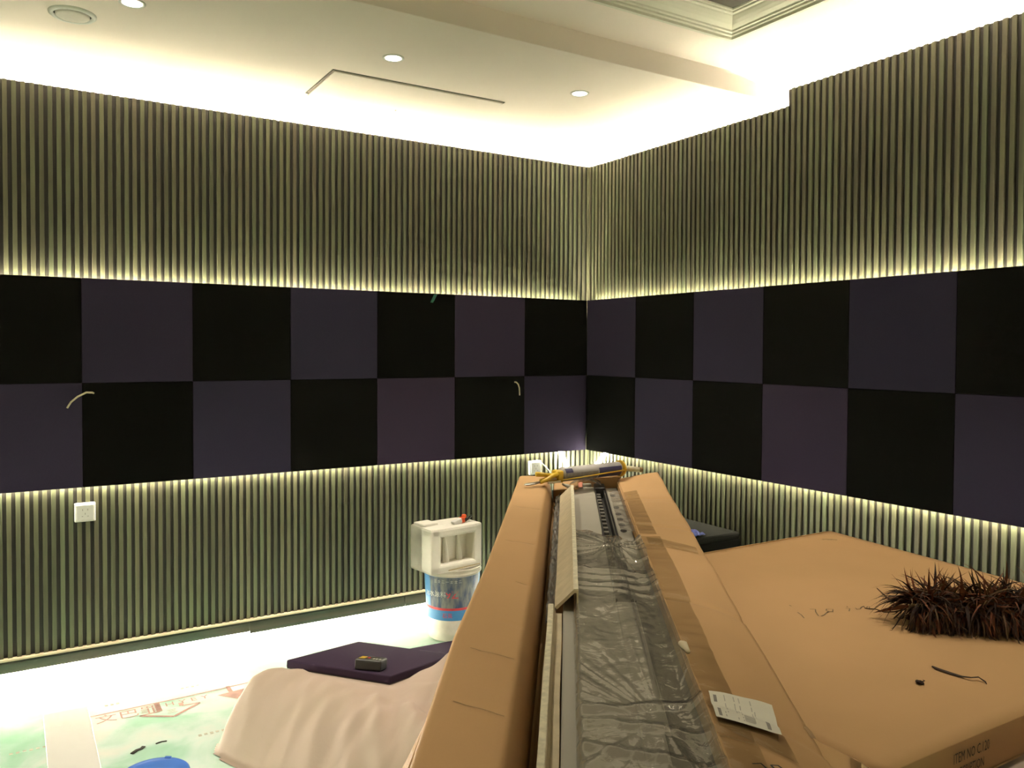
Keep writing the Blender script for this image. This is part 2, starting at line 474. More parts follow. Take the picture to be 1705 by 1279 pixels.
# ceiling: lowered soffit along the left wall, main ceiling with a recessed tray and its cornice
TX1, TY1, TX0, TY0 = -.590, -1.816, -4.6, -6.0
b = bx(bmesh.new(), X0, TX0, Y0, SOFFIT_Y, CEIL_Z, 3.15)
bx(b, TX1, .2, Y0, SOFFIT_Y, CEIL_Z, 3.15)
bx(b, TX0, TX1, TY1, SOFFIT_Y, CEIL_Z, 3.15)
bx(b, TX0, TX1, Y0, TY0, CEIL_Z, 3.15)
ceil = struct(link('ceiling', bm_mesh('ceiling', b), None, M['ceiling']))
box('soffit', (X0, .2, SOFFIT_Y, .2, SOFFIT_Z, 3.15), M['ceiling'], ceil, bev=.002)
box('tray_panel', (TX0, TX1, TY0, TY1, 2.976, 3.15), M['tray'], ceil)
prof = [(-.012, -.004), (.004, -.004), (.006, .006), (.016, .009), (.018, .016), (.028, .018), (.031, .024), (.040, .028), (.052, .034), (.066, .044), (.078, .055), (.082, .060), (.094, .062), (.096, .068), (.104, .069), (.106, .073), (.106, .080)]
b = bmesh.new()
rings = []
for d, h in prof:
    z = CEIL_Z + h
    rings.append([b.verts.new(p) for p in ((TX1-d, TY1-d, z), (TX0+d, TY1-d, z), (TX0+d, TY0+d, z), (TX1-d, TY0+d, z))])
for A, B in zip(rings, rings[1:]):
    for k in range(4):
        b.faces.new((A[k], A[(k+1) % 4], B[(k+1) % 4], B[k]))
struct(link('trim_1', bm_mesh('cornice', b), None, M['cornice']))

# ------------------------------------------------------------------ ceiling fixtures
ring = [(.0335, .0), (.036, -.004), (.044, -.005), (.046, -.003), (.046, .001)]
def downlight(x, y, z, label, energy=SPOT_W):
    e = empty('ceiling_downlight', (x, y, z))
    tag(e, label, 'downlight', 'recessed ceiling downlights')
    link('trim_ring', bm_mesh('ring', lathe(bmesh.new(), ring, 28)), e, M['white_plastic'], True)
    b = bmesh.new(); lathe(b, [(.034, -.0035), (.02, -.005), (.001, -.0055)], 28, cap_top=True)
    link('diffuser', bm_mesh('diffuser', b), e, M['lamp_disc'])
    ld = bpy.data.lights.new('downlight_lamp', 'SPOT')
    ld.energy = energy; ld.color = SPOT_COL; ld.spot_size = math.radians(84); ld.spot_blend = 0.8; ld.shadow_soft_size = 0.035
    lo = bpy.data.objects.new('lamp', ld); C.objects.link(lo); lo.parent = e; lo.location = (0, 0, -.03)
    return e
downlight(-2.893, -1.089, SOFFIT_Z, 'white round downlight cut by the top edge of the picture')
downlight(-1.863, -1.079, SOFFIT_Z, 'white round downlight above the rectangular ceiling hatch')
downlight(-.896, -1.119, SOFFIT_Z, 'white round downlight nearest the corner of the room')
for x, y, z, wh in ((-3.9, -1.085, SOFFIT_Z, 'in the lowered ceiling band left of the picture'), (-5.2, -2.5, CEIL_Z, 'by the plain side wall, toward the slat wall'), (-5.2, -4.4, CEIL_Z, 'by the plain side wall, toward the back wall'),
                    (-.32, -4.9, CEIL_Z, 'by the right slat wall beyond the picture'), (-2.2, -6.5, CEIL_Z, 'by the back wall, right of the viewer'), (-4.6, -6.5, CEIL_Z, 'by the back wall, left of the viewer')):
    downlight(x, y, z, 'unseen round downlight added for fill light ' + wh, SPOT_W*(1.0 if z < CEIL_Z else 1.4))  # unseen downlights added so floor bounce brightens the ceiling
# unseen lamps added under the tray to light the cartons
for x, y, wh in ((-1.05, -2.35, 'at its front corner'), (-1.05, -3.55, 'along its right side'), (-3.0, -2.6, 'near its left side')):
    downlight(x, y, 2.976, 'unseen round downlight added for fill light inside the dark ceiling tray ' + wh, SPOT_W*(.95 if x < -2.9 else .8))

e = tag(empty('ceiling_speaker', (-3.071, -.856, SOFFIT_Z)), 'round off-white flush speaker in the ceiling at top left', 'speaker')
link('rim', bm_mesh('rim', lathe(bmesh.new(), [(.064, 0), (.066, -.010), (.074, -.011), (.081, -.005), (.082, .001)], 40)), e, M['white_plastic'], True)
link('grille', bm_mesh('grille', lathe(bmesh.new(), [(.058, .001), (.058, -.010), (.054, -.013), (.03, -.0145), (.001, -.015)], 40, cap_top=True)), e, M['pink_white'], True)
link('shadow_gap', bm_mesh('gap', lathe(bmesh.new(), [(.0645, -.002), (.0575, -.002)], 40)), e, M['dark_gap'])

e = tag(empty('ceiling_hatch', (-1.58, -.60, SOFFIT_Z-.0005)), 'white rectangular access hatch hanging slightly open in the ceiling', 'hatch')
link('hatch_panel', bm_mesh('hatch_panel', bx(bmesh.new(), -.447, .442, -.193, .192, -.009, -.002, bev=.0015, mx=Matrix.Translation((0, 0, -.0035)) @ Matrix.Rotation(-.020, 4, 'X'))), e, M['ceiling'])
link('hatch_shade_frame', bm_mesh('hatch_shade_frame', bx(bx(bx(bx(bmesh.new(), -.455, .450, -.1985, -.196, -.004, .0005), -.455, .450, .196, .1985, -.004, .0005), -.455, -.4525, -.196, .196, -.004, .0005), .4475, .450, -.196, .196, -.004, .0005)), e, M['print_grey'])  # frame greyed to stand for the shadow line round the hatch
link('screw', bm_mesh('screw', lathe(bmesh.new(), [(.004, -.014), (.004, -.0175), (.0005, -.0178)], 10, c=(.017, .185, 0), cap_top=True)), e, M['dark_gap'])

# ------------------------------------------------------------------ wall outlets, cables, loose light strips
def outlet(x, z, label, s=.09):
    e = tag(empty('wall_outlet', (x, .05, z)), label, 'outlet', 'white wall outlets')
    link('back_box', bm_mesh('back_box', bx(bmesh.new(), -s/2, s/2, -.022, 0, -s/2, s/2, bev=.003)), e, M['white_plastic'])
    link('face_plate', bm_mesh('face_plate', bx(bmesh.new(), -s*.42, s*.42, -.0255, -.021, -s*.42, s*.42, bev=.002)), e, M['white_plastic'])
    b = bmesh.new()
    for dx, dz, sx, sz in ((-.011, .013, .002, .008), (.011, .013, .002, .008), (0, -.006, .002, .009), (-.012, -.018, .006, .002), (.012, -.018, .006, .002)):
        bx(b, dx-sx/2, dx+sx/2, -.0262, -.0254, dz-sz/2, dz+sz/2)
    stuff(link('socket_holes', bm_mesh('holes', b), e, M['print_grey']))
    return e
outlet(-2.981, .747, 'white square outlet on the left slat wall under the panels')
outlet(-.384, .775, 'white square outlet near the corner behind the caulking gun')

def cable(name, pts, r, m, label, cat='cable', group=None):
    b = tube(bmesh.new(), pts, r, 8)
    return tag(link(name, bm_mesh(name, b), None, m, True), label, cat, group)
cable('cable_stub', [(-2.942, .004, 1.322), (-2.949, -.010, 1.326), (-2.975, -.022, 1.328), (-3.012, -.028, 1.309), (-3.040, -.024, 1.284), (-3.056, -.018, 1.256)], .0045, M['cable'], 'cream cable stub curving left out of a black wall panel', group='cable stubs in the panels')
cable('cable_stub', [(-.566, .004, 1.336), (-.560, -.010, 1.335), (-.550, -.018, 1.322), (-.543, -.020, 1.299), (-.539, -.018, 1.252)], .0045, M['cable'], 'short cream cable stub hanging straight down near the corner', group='cable stubs in the panels')
b = bmesh.new()
V = [b.verts.new(p) for p in ((-1.157, -.0015, 1.819), (-1.141, -.0015, 1.817), (-1.112, -.0015, 1.8665), (-1.134, -.0015, 1.867), (-1.112, .012, 1.871), (-1.134, .012, 1.871))]
b.faces.new(V[:4]); b.faces.new((V[3], V[2], V[4], V[5]))
me = bm_mesh('tape_scrap', b); o = tag(link('tape_scrap', me, None, M['teal']), 'teal tape scrap stuck on the top edge of a black panel', 'tape')
sd = o.modifiers.new('thick', 'SOLIDIFY'); sd.thickness = .0008

def loose(pts, label):
    e = tag(empty('loose_light_strip', pts[0]), label, 'light strip', 'loose ends of light strip')
    b = bmesh.new(); p0 = Vector(pts[0])
    tube(b, [Vector(p)-p0 for p in pts], .012, 8)
    link('glowing_tube', bm_mesh('tube', b), e, M['led_loose'], True)
    b = bmesh.new(); q = Vector(pts[-1])-p0; d = (Vector(pts[-1])-Vector(pts[-2])).normalized()
    tube(b, [q, q+d*.012], .009, 8)
    link('end_cap', bm_mesh('cap', b), e, M['white_plastic'])
loose([(-.215, .037, .888), (-.19, .030, .872), (-.172, .022, .840), (-.160, .018, .800), (-.146, .014, .760), (-.134, .012, .725)], 'glowing light strip end hanging on the left wall by the corner')
loose([(.037, -.215, .888), (.030, -.185, .874), (.022, -.155, .848), (.018, -.118, .805), (.014, -.082, .765), (.012, -.058, .730)], 'glowing light strip end hanging on the right wall by the corner')
cable('driver_cable', [(-.385, .02, .825), (-.37, .005, .82), (-.33, .0, .785), (-.29, .005, .745), (-.262, .012, .70), (-.255, .02, .62)], .004, M['white_plastic'], 'thin white cable hanging from the outlet near the corner')

# ------------------------------------------------------------------ protective film and things lying on the floor
fo = empty('protective_film', (0, 0, 0))
tag(fo, 'green tinted protective film with red print covering the floor', 'floor covering')
def ff(u, v):
    x = X0+.1 + u*(-X0-.1+.02); y = Y0+.1 + v*(-Y0-.1+.02)
    return (x, y, .0022 + .0012*noise.noise(Vector((x*4, y*4, 0))))
b = bmesh.new(); grid(b, 120, 120, ff)
link('film_sheet', open_mesh('film_sheet', b), fo, M['film'], True)
ZF = .0048
b = bmesh.new()
P3 = lambda L_: [(x, y, ZF) for x, y in L_]
ribbon(b, P3([(-3.02, -.603), (-2.70, -.600), (-2.36, -.585)]), .009)
ribbon(b, P3([(-2.757, -.604), (-2.757, -.695)]), .022)
ribbon(b, P3([(-2.757, -.695), (-2.835, -.700)]), .010)
ribbon(b, P3([(-2.835, -.700), (-2.713, -.776)]), .014)
ribbon(b, P3([(-2.713, -.776), (-2.595, -.692)]), .014)
ribbon(b, P3([(-2.595, -.692), (-2.668, -.684)]), .010)
ribbon(b, P3([(-2.668, -.684), (-2.668, -.650)]), .018)
ribbon(b, P3([(-2.455, -.577), (-2.455, -.650)]), .018)
V = [b.verts.new(p) for p in P3([(-2.515, -.655), (-2.446, -.735), (-2.385, -.64)])]
b.faces.new(V)
o = link('printed_arrows', bm_mesh('arrows', b), fo, M['film_red'])
b = bmesh.new()
for x0, y0, n in ((-3.30, -.80, 6), (-2.66, -1.01, 8), (-2.55, -1.06, 5), (-2.64, -.50, 4), (-2.95, -.52, 3)):
    for i in range(n):
        bx(b, x0+i*.022, x0+i*.022+.012, y0+random.uniform(-.004, .004), y0+.012, ZF-.0012, ZF-.0006)
stuff(link('printed_small_marks', bm_mesh('marks', b), fo, M['film_red_faint']))
ident = lambda x, y: frame((x, y, ZF), (1, 0, 0), (0, 1, 0), (0, 0, 1))
text('printed_lettering', '文巴罪', M['film_red'], .085, ident(-3.0, -.685), fo)
text('printed_lettering', 'H Y E Y', M['film_red'], .055, ident(-2.73, -.66), fo)
text('printed_lettering', '三', M['film_red'], .045, ident(-2.735, -.735), fo)

o = tag(box('white_board_strip', (-3.18, -3.015, -1.75, -.512, .004, .017), M['board_white'], bev=.001), 'narrow white board lying on the green floor film', 'board')

e = tag(empty('bucket_lid', (-2.861, -1.263, .004)), 'round blue plastic lid lying on the floor at the bottom edge', 'lid')
link('lid_disc', bm_mesh('lid', lathe(bmesh.new(), [(.118, 0), (.121, .004), (.121, .016), (.117, .019), (.112, .016), (.106, .012), (.06, .012), (.03, .0125), (.026, .017), (.012, .018), (.001, .018)], 48, cap_bottom=True, cap_top=True)), e, M['blue_lid'], True)
b = bmesh.new()
for a in (-2.2, -.6, 1.0, 2.5):
    bx(b, .112, .1225, -.012, .012, .0165, .0205, bev=.001, mx=Matrix.Rotation(a, 4, 'Z'))
stuff(link('lid_tabs', bm_mesh('tabs', b), e, M['blue_lid']))

def scrap(name, pts, wd, h, m, label):
    b = bmesh.new()
    ribbon(b, pts, wd)
    o = link(name, bm_mesh(name, b), None, m)
    sd = o.modifiers.new('thick', 'SOLIDIFY'); sd.thickness = h; sd.offset = 1
    return tag(o, label, 'debris')
scrap('dark_scrap', [(-2.905, -1.030, .0042), (-2.885, -1.012, .0048), (-2.868, -1.006, .0045), (-2.858, -.992, .0042)], .013, .003, M['ink'], 'small black scrap on the white floor nearer the blue lid')
scrap('dark_scrap', [(-2.815, -.992, .0042), (-2.795, -.986, .0044), (-2.775, -.990, .0042)], .006, .002, M['ink'], 'tiny dark scrap on the floor farther from the blue lid')

# ------------------------------------------------------------------ bucket with foam block and cutter
BX, BY = -1.262, -.492
e = tag(empty('paint_bucket', (BX, BY, .0035)), 'blue and white plastic paint bucket standing by the left wall', 'bucket')
def rad(z): return .128 + .022*z/.36
b = bmesh.new()
lathe(b, [(.120, 0), (.128, .006), (rad(.06), .06), (rad(.345), .345), (rad(.352), .352), (.158, .354), (.158, .363), (.154, .365), (.154, .376), (.158, .378), (.157, .385), (.148, .385), (.142, .36), (.128, .02), (.001, .02)], 48, cap_bottom=True)
link('bucket_body', bm_mesh('bucket', b), e, M['bucket'], True)
link('printed_band', bm_mesh('band', lathe(bmesh.new(), [(rad(.115)+.0012, .115), (rad(.345)+.0012, .346)], 48)), e, M['bucket_blue'], True)
va = math.atan2(-4.3751-BY, -3.2877-BX)          # direction from the bucket towards the viewer
def on_bucket(a, z, off=.002):
    r = rad(z)+off
    return Vector((r*math.cos(va+a), r*math.sin(va+a), z))
def patch(bm, a0, a1, z0, z1, off, n=10):
    A = [bm.verts.new(on_bucket(a0+(a1-a0)*i/n, z0, off)) for i in range(n+1)]
    B = [bm.verts.new(on_bucket(a0+(a1-a0)*i/n, z1, off)) for i in range(n+1)]
    for i in range(n): bm.faces.new((A[i], A[i+1], B[i+1], B[i]))
b = bmesh.new(); patch(b, -.92, 1.2, .182, .345, .002, 22); link('worn_print', bm_mesh('worn', b), e, M['bucket_worn'], True)
b = bmesh.new(); patch(b, -1.35, 1.2, .170, .183, .0026, 22); link('red_stripe', bm_mesh('stripe', b), e, M['red_print'], True)
b = bmesh.new(); patch(b, -1.25, -.88, .262, .335, .0028, 4); link('blue_logo', bm_mesh('logo', b), e, M['bucket_blue'], True)
def bucket_text(name, s, a, z, size, m, sx=1.0):
    p = on_bucket(a, z, .0034)
    n = Vector((p.x, p.y, 0)).normalized(); t = Vector((-n.y, n.x, 0))
    return text(name, s, m, size, frame(p, t, (0, 0, 1), n), e, sx=sx, align='CENTER')
for i, ch in enumerate('防水涂料'):
    bucket_text('white_lettering', ch, -1.05+.24*i, .243, .034, M['white_print'])
bucket_text('red_lettering', '9', -.14, .236, .058, M['red_print'])
bucket_text('red_lettering', 'Z', .10, .236, .058, M['red_print'])
bucket_text('red_lettering', '石英', -.18, .133, .028, M['red_print'])
for i in range(7):
    bucket_text('white_lettering', random.choice('一二三工士'), -.62+.15*i, .318, .018, M['white_print'])
hb = bmesh.new()
tube(hb, [on_bucket(1.9, .34, .012)] + [on_bucket(1.9+.28*i, 0.34-.10*math.sin(math.pi*i/9), .016) for i in range(1, 9)] + [on_bucket(1.9+.28*9, .34, .012)], .003, 6)
link('handle', bm_mesh('handle', hb), e, M['steel'], True)

# foam block: hollow moulded packing piece, leaning on the bucket rim
d1 = Vector((.99, .135, 0)).normalized(); d2 = Vector((-.135, .99, 0)).normalized()
e = tag(empty('foam_block', (0, 0, 0)), 'white moulded foam packing block on top of the paint bucket', 'packing foam')
e.matrix_world = frame((-1.470, -.660, .3865), d1, d2, (0, 0, 1))
LF, DF, HF = .325, .20, .235
b = bmesh.new()
bx(b, 0, LF, .075, DF, 0, HF, bev=.012, seg=2)
bx(b, 0, .062, 0, DF, 0, HF, bev=.012, seg=2)
bx(b, LF-.05, LF, 0, DF, 0, HF, bev=.012, seg=2)
bx(b, 0, LF, 0, DF, 0, .045, bev=.012, seg=2)
bx(b, 0, LF, 0, DF, HF-.05, HF-.001, bev=.014, seg=2)
for cx in (.13, .215):
    V = []
    tube(b, [(cx, .055, .03), (cx, .066, .12), (cx, .078, .20)], [.020, .014, .006], 10)
link('foam_body', bm_mesh('foam', b), e, M['eps'])
b = bmesh.new()
bx(b, .012, .105, .09, DF-.01, HF-.008, HF+.012, bev=.010, seg=2)
link('raised_corner', bm_mesh('foam_corner', b), e, M['eps'])
lx = lambda L_, y_, z_: (e.matrix_world @ Vector((L_, y_, z_)))
t = tag(empty('tube_cutter', lx(.225, .05, HF+.001)), 'small orange and white hand cutter lying on the foam block', 'tool')
t.rotation_euler = (0, 0, math.atan2(d1.y, d1.x))
link('white_grip', bm_mesh('grip', bx(bmesh.new(), -.055, .0, -.014, .014, .004, .030, bev=.005, seg=2, mx=Matrix.Rotation(-.28, 4, 'Y'))), t, M['white_plastic'])
b = bx(bmesh.new(), -.008, .018, -.013, .013, .001, .030, bev=.004, mx=Matrix.Rotation(-.1, 4, 'Y'))
bx(b, .004, .028, -.010, .010, .022, .044, bev=.005)
link('orange_jaw', bm_mesh('jaw', b), t, M['orange'])
b = tube(bmesh.new(), [(.022, 0, .010), (.045, .004, .018), (.075, .008, .030)], [.009, .008, .005], 8)
link('black_handle', bm_mesh('blackh', b), t, M['black_plastic'], True)
s_ = box('stick', (-.10, .10, -.002, .002, 0, .004), M['wood_handle'], None, mx=None)
s_.matrix_world = frame(lx(.20, -.012, .016), (d1*.98+Vector((0, 0, .06))).normalized(), d2, (0, 0, 1))
tag(s_, 'thin brown stick leaning in the foam block recess', 'stick')

# ------------------------------------------------------------------ covered low seat with spare panels
Lp, Fp, Bp = Vector((-2.3372, -1.1014, .2752)), Vector((-2.0608, -1.5176, .2956)), Vector((-1.9247, -.8316, .1914))
e1 = (Fp-Lp).normalized(); e2 = (Bp-Lp); e2 = (e2 - e1*e2.dot(e1)).normalized(); en = e1.cross(e2)
if en.z < 0: en = -en
def plane_z(x, y):
    return Lp.z - (en.x*(x-Lp.x) + en.y*(y-Lp.y))/en.z
su, sv = Vector((.38, -.925, 0)), Vector((.925, .38, 0))
so = Vector((-2.50, -1.20, 0))
LU, LV = 1.15, .66
def sheet(u, v):
    # u,v in 0..1 over a margin around the seat block
    U = -.16 + u*(LU+.32); W = -.20 + v*(LV+.36)
    qx = max(-U, U-LU, 0); qy = max(-W, W-LV, 0)
    ins = min(U, LU-U, W, LV-W)
    d = math.hypot(qx, qy) if ins < 0 else -min(ins, .2)
    # rounded shoulder then steep flank reaching the floor
    R = .10
    if d <= -R: z = .315
    else:
        tt = (d+R)/(R+.13)
        z = .315*(1-tt**2.2) if tt < 1 else 0.0
    p = so + su*U + sv*W
    fold = .018*noise.noise(Vector((U*9+W*4, W*2.2, 3.1))) + .010*noise.noise(Vector((U*22-W*9, W*6, 8)))
    fold += .014*math.sin((U*1.0+W*1.1)*30+4*noise.noise(Vector((U*3, W*3, 0))))*max(0, min(1, (U-.28)*2.2))
    fold += .010*max(0, 1-abs(noise.noise(Vector((U*5+W*3, W*3-U, 21))))*6)
    k = max(0, min(1, z/.1))
    z = z + fold*k*(1 if d > -.1 else .45)
    # sag under the loose panel
    a, c = (p-Lp).dot(e1), (p-Lp).dot(e2)
    if -.10 < a < .60 and -.10 < c < .60:
        lim = plane_z(p.x, p.y) - .034
        edge = min(a+.10, .60-a, c+.10, .60-c)/.10
        edge = max(0, min(1, edge))
        if z > lim: z = z + (lim-z)*edge
    if k > 0 and z < .1:
        p = p + (sv*-1 if W < 0 else sv)*0.0
    return (p.x, p.y, max(z, .006))
cs = tag(empty('draped_furniture', (0, 0, 0)), 'low seat under a bulging pale beige dust sheet on the floor', 'covered furniture')
b = bmesh.new(); grid(b, 110, 84, sheet)
bmesh.ops.delete(b, geom=[f for f in b.faces if all(v.co.z < .0065 for v in f.verts)], context='FACES')
o = link('dust_sheet', open_mesh('dust_sheet', b), cs, M['sheet'], True)
b = bmesh.new()
rot = frame((so.x, so.y, 0), su, -sv if False else sv, (0, 0, 1))
bx(b, .16, LU-.12, .14, LV-.14, .01, .13, bev=.02, mx=rot)
link('seat_block', bm_mesh('seat_block', b), cs, M['sheet'])

def loose_panel(name, m4, label):
    e = empty(name); e.matrix_world = m4
    tag(e, label, 'acoustic panel', 'spare acoustic panels')
    link('fabric_cover', bm_mesh('cover', bx(bmesh.new(), -.25, .25, -.25, .25, -.014, .016, bev=.007, seg=3)), e, M['purple_spare'], True)
    link('back_board', bm_mesh('backb', bx(bmesh.new(), -.247, .247, -.247, .247, -.017, -.013)), e, M['black_plastic'])
    return e
mid = Lp + e1*.25 + e2*.25 - en*.016
lp = loose_panel('acoustic_panel', frame(mid, e1, e2, en), 'dark purple square panel lying tilted on the beige dust sheet')
loose_panel('acoustic_panel', frame((-1.36, -.915, .022), (.9986, -.053, 0), (.053, .9986, 0), (0, 0, 1)), 'dark purple square panel on the floor in front of the bucket')

# black device on the panel
pc = Vector((-2.086, -1.382, 0)); pc.z = plane_z(pc.x, pc.y)
dx = Vector((.71, -.704, 0)); dx = (dx - en*dx.dot(en)).normalized(); dy = en.cross(dx)
e = tag(empty('handheld_meter'), 'small black boxy meter lying on the tilted purple panel', 'tool')
e.matrix_world = frame(pc + en*.0005, dx, dy, en)
b = bmesh.new(); bx(b, -.055, .055, -.036, .036, 0, .042, bev=.009, seg=3)
link('meter_case', bm_mesh('meter', b), e, M['black_plastic'])
b = bmesh.new()
for i, xx in enumerate((.012, .024, .038)): bx(b, xx, xx+.007, -.018, -.004, .0418, .0428)
stuff(link('white_marks', bm_mesh('wm', b), e, M['white_print']))
link('red_button', bm_mesh('rb', lathe(bmesh.new(), [(.007, .0415), (.006, .044), (.0005, .0445)], 12, c=(-.008, .0, 0), cap_top=True)), e, M['red_print'])
link('screen', bm_mesh('sc', bx(bmesh.new(), -.045, -.022, -.018, .018, .0417, .0425)), e, M['yellow'])

# ------------------------------------------------------------------ black cases by the right wall
e = tag(empty('black_case', (-.185, -1.10, 0), 0), 'black soft-cornered equipment case behind the flat carton', 'case')
link('case_body', bm_mesh('case', bx(bmesh.new(), -.21, .21, -.25, .25, .03, .55, bev=.03, seg=3)), e, M['black_fabric'])
link('case_lid', bm_mesh('caselid', bx(bmesh.new(), -.205, .205, -.245, .245, .54, .578, bev=.018, seg=3)), e, M['case_cloth'])
b = bmesh.new()
for sx in (-1, 1):
    for sy in (-1, 1): lathe(b, [(.018, 0), (.02, .032)], 10, c=(sx*.15, sy*.19, 0.006), cap_bottom=True)
stuff(link('feet', bm_mesh('feet', b), e, M['black_plastic']))
e = tag(empty('black_case', (-.08, -1.46, 0), 0), 'lower black case between the taller case and the wall', 'case')
link('case_body', bm_mesh('case2', bx(bmesh.new(), -.07, .09, -.09, .09, .006, .49, bev=.02, seg=2)), e, M['black_fabric'])
link('case_lid', bm_mesh('caselid2', bx(bmesh.new(), -.068, .088, -.088, .088, .485, .505, bev=.008, seg=2)), e, M['black_plastic'])
b = bmesh.new()
def cl(u, v):
    U, V_ = u*.12-.06, v*.10-.05
    return (U, V_, .012+.028*abs(noise.noise(Vector((U*28, V_*28, 5))))+.022*(1-min(1, math.hypot(U/.06, V_/.05)))) 
grid(b, 16, 14, cl)
o = link('blue_cloth', bm_mesh('cloth', b), None, M['blue_cloth'], True); o.location = (-.285, -1.28, .573)
sd = o.modifiers.new('thick', 'SOLIDIFY'); sd.thickness = .004
tag(o, 'crumpled blue cloth on top of the black case', 'cloth')

# ------------------------------------------------------------------ covered table and flat carton
TZ = .786
e = tag(empty('covered_table', (-1.45, -3.22, 0)), 'table under a pale cloth carrying the big flat carton', 'covered furniture')
def tcl(u, v):
    a = 2*math.pi*u
    hx, hy = .58, .64
    ca, sa = math.cos(a), math.sin(a)
    k = (abs(ca)**8+abs(sa)**8)**(-1/8)
    rx, ry = hx*ca*k, hy*sa*k
    if v < .5:
        t_ = v/.5
        return (rx*t_, ry*t_, TZ)
    t_ = (v-.5)/.5
    f = 1 + .06*t_*(.6+noise.noise(Vector((ca*5, sa*5, t_*.6)))) + .02*math.sin(a*26)*t_
    return (rx*f, ry*f, TZ - .008*min(1, t_*12) - t_*.72)
b = bmesh.new(); grid(b, 160, 26, tcl)
bmesh.ops.remove_doubles(b, verts=b.verts[:], dist=1e-5)
link('table_cloth', bm_mesh('table_cloth', b), e, M['sheet'], True)
link('table_top', bm_mesh('table_top', bx(bmesh.new(), -.56, .56, -.62, .62, TZ-.035, TZ-.004, bev=.004)), e, M['wood_handle'])
for sx in (-1, 1):
    for sy in (-1, 1):
        link('leg', bm_mesh('leg', bx(bmesh.new(), sx*.5-.025, sx*.5+.025, sy*.56-.025, sy*.56+.025, .004, TZ-.03, bev=.004)), e, M['wood_handle'])

FX0, FX1, FY0, FY1 = -2.12, -.70, -3.60, -2.44
FZ, FT = .875, .084
def fz(x, y):
    u = (x-FX0)/(FX1-FX0); v = (FY1-y)/(FY1-FY0)
    return FZ - .045*u*u*v + .004*math.sin(u*3.1)*math.sin(v*3.1)
fc = tag(empty('flat_carton', (0, 0, 0)), 'big flat cardboard carton with the feather duster lying on it', 'carton')
b = bmesh.new()
n1, n2 = 40, 34
V = grid(b, n1, n2, lambda u, v: (FX0+u*(FX1-FX0), FY0+v*(FY1-FY0), fz(FX0+u*(FX1-FX0), FY0+v*(FY1-FY0))))
def skirt(vs):
    lo = [b.verts.new((v.co.x, v.co.y, FZ-FT)) for v in vs]
    for i in range(len(vs)-1): b.faces.new((vs[i], vs[i+1], lo[i+1], lo[i]))
    return lo
s1 = skirt([V[i][0] for i in range(n1+1)]); s2 = skirt([V[n1][j] for j in range(n2+1)])
s3 = skirt([V[i][n2] for i in range(n1, -1, -1)]); s4 = skirt([V[0][j] for j in range(n2, -1, -1)])
b.faces.new(s1 + s2[1:] + s3[1:] + s4[1:-1])
bmesh.ops.remove_doubles(b, verts=b.verts[:], dist=1e-5)
sharp = [e_ for e_ in b.edges if len(e_.link_faces) == 2 and e_.calc_face_angle() > .8]
bmesh.ops.bevel(b, geom=sharp, offset=.003, segments=2, affect='EDGES')
link('carton_shell', bm_mesh('flat_carton', b), fc, M['card'], True)
for x0 in (-2.115,):
    pass
b = bmesh.new()   # lid seam running round the side
for i in range(30):
    xa = FX0+.01+(FX1-FX0-.02)*i/30; xb = FX0+.01+(FX1-FX0-.02)*(i+1)/30
    ribbon(b, [(xa, FY0-.0012, FZ-FT+.004), (xb, FY0-.0012, FZ-FT+.004)], .004, Vector((0, -1, 0)))
link('bottom_seam', bm_mesh('seam', b), fc, M['card_edge'])
# stencilled words on the front side
def front_text(s, x, dz, size, sx):
    z = fz(x, FY0) - dz
    x2 = x+.1; sl_ = (fz(x2, FY0)-fz(x, FY0))/.1
    xa = Vector((1, 0, sl_)).normalized()
    return text('printed_lettering', s, M['stamp'], size, frame((x, FY0-.0016, z), xa, (0, 0, 1), (0, -1, 0)), fc, sx=sx)
front_text('ITEM NO C.120', -1.918, .038, .026, .66)
front_text('DESCRIPTION', -1.918, .064, .024, .66)
# pen marks on top
b = bmesh.new()
strokes = [[(-1.551, -2.953), (-1.553, -2.962)], [(-1.580, -3.003), (-1.588, -3.021), (-1.603, -3.042)],
           [(-1.530, -3.001), (-1.523, -3.007), (-1.518, -3.009), (-1.535, -3.023), (-1.550, -3.040), (-1.556, -3.048)],
           [(-1.551, -3.052), (-1.535, -3.050), (-1.522, -3.044), (-1.501, -3.036)],
           [(-1.495, -3.044), (-1.477, -3.031), (-1.491, -3.022), (-1.503, -3.030), (-1.502, -3.039), (-1.495, -3.044)],
           [(-1.423, -3.033), (-1.426, -3.037)], [(-1.439, -3.041), (-1.433, -3.049), (-1.454, -3.062)],
           [(-1.414, -3.052), (-1.422, -3.063), (-1.410, -3.064), (-1.395, -3.056), (-1.378, -3.052), (-1.388, -3.060), (-1.393, -3.071), (-1.380, -3.062), (-1.372, -3.059), (-1.371, -3.063), (-1.392, -3.078), (-1.381, -3.084)]]
for st_ in strokes:
    ribbon(b, [(x, y, fz(x, y)+.0009) for x, y in st_], .0028)
stuff(link('pen_writing', bm_mesh('pen', b), fc, M['pen']))
b = bmesh.new()
for x, y in ((-.835, -2.505), (-.82, -2.515)):
    ribbon(b, [(x, y, fz(x, y)+.001), (x+.018, y-.008, fz(x, y)+.001), (x+.026, y-.022, fz(x, y)+.001)], .012)
stuff(link('torn_spot', bm_mesh('torn', b), fc, M['card_edge']))

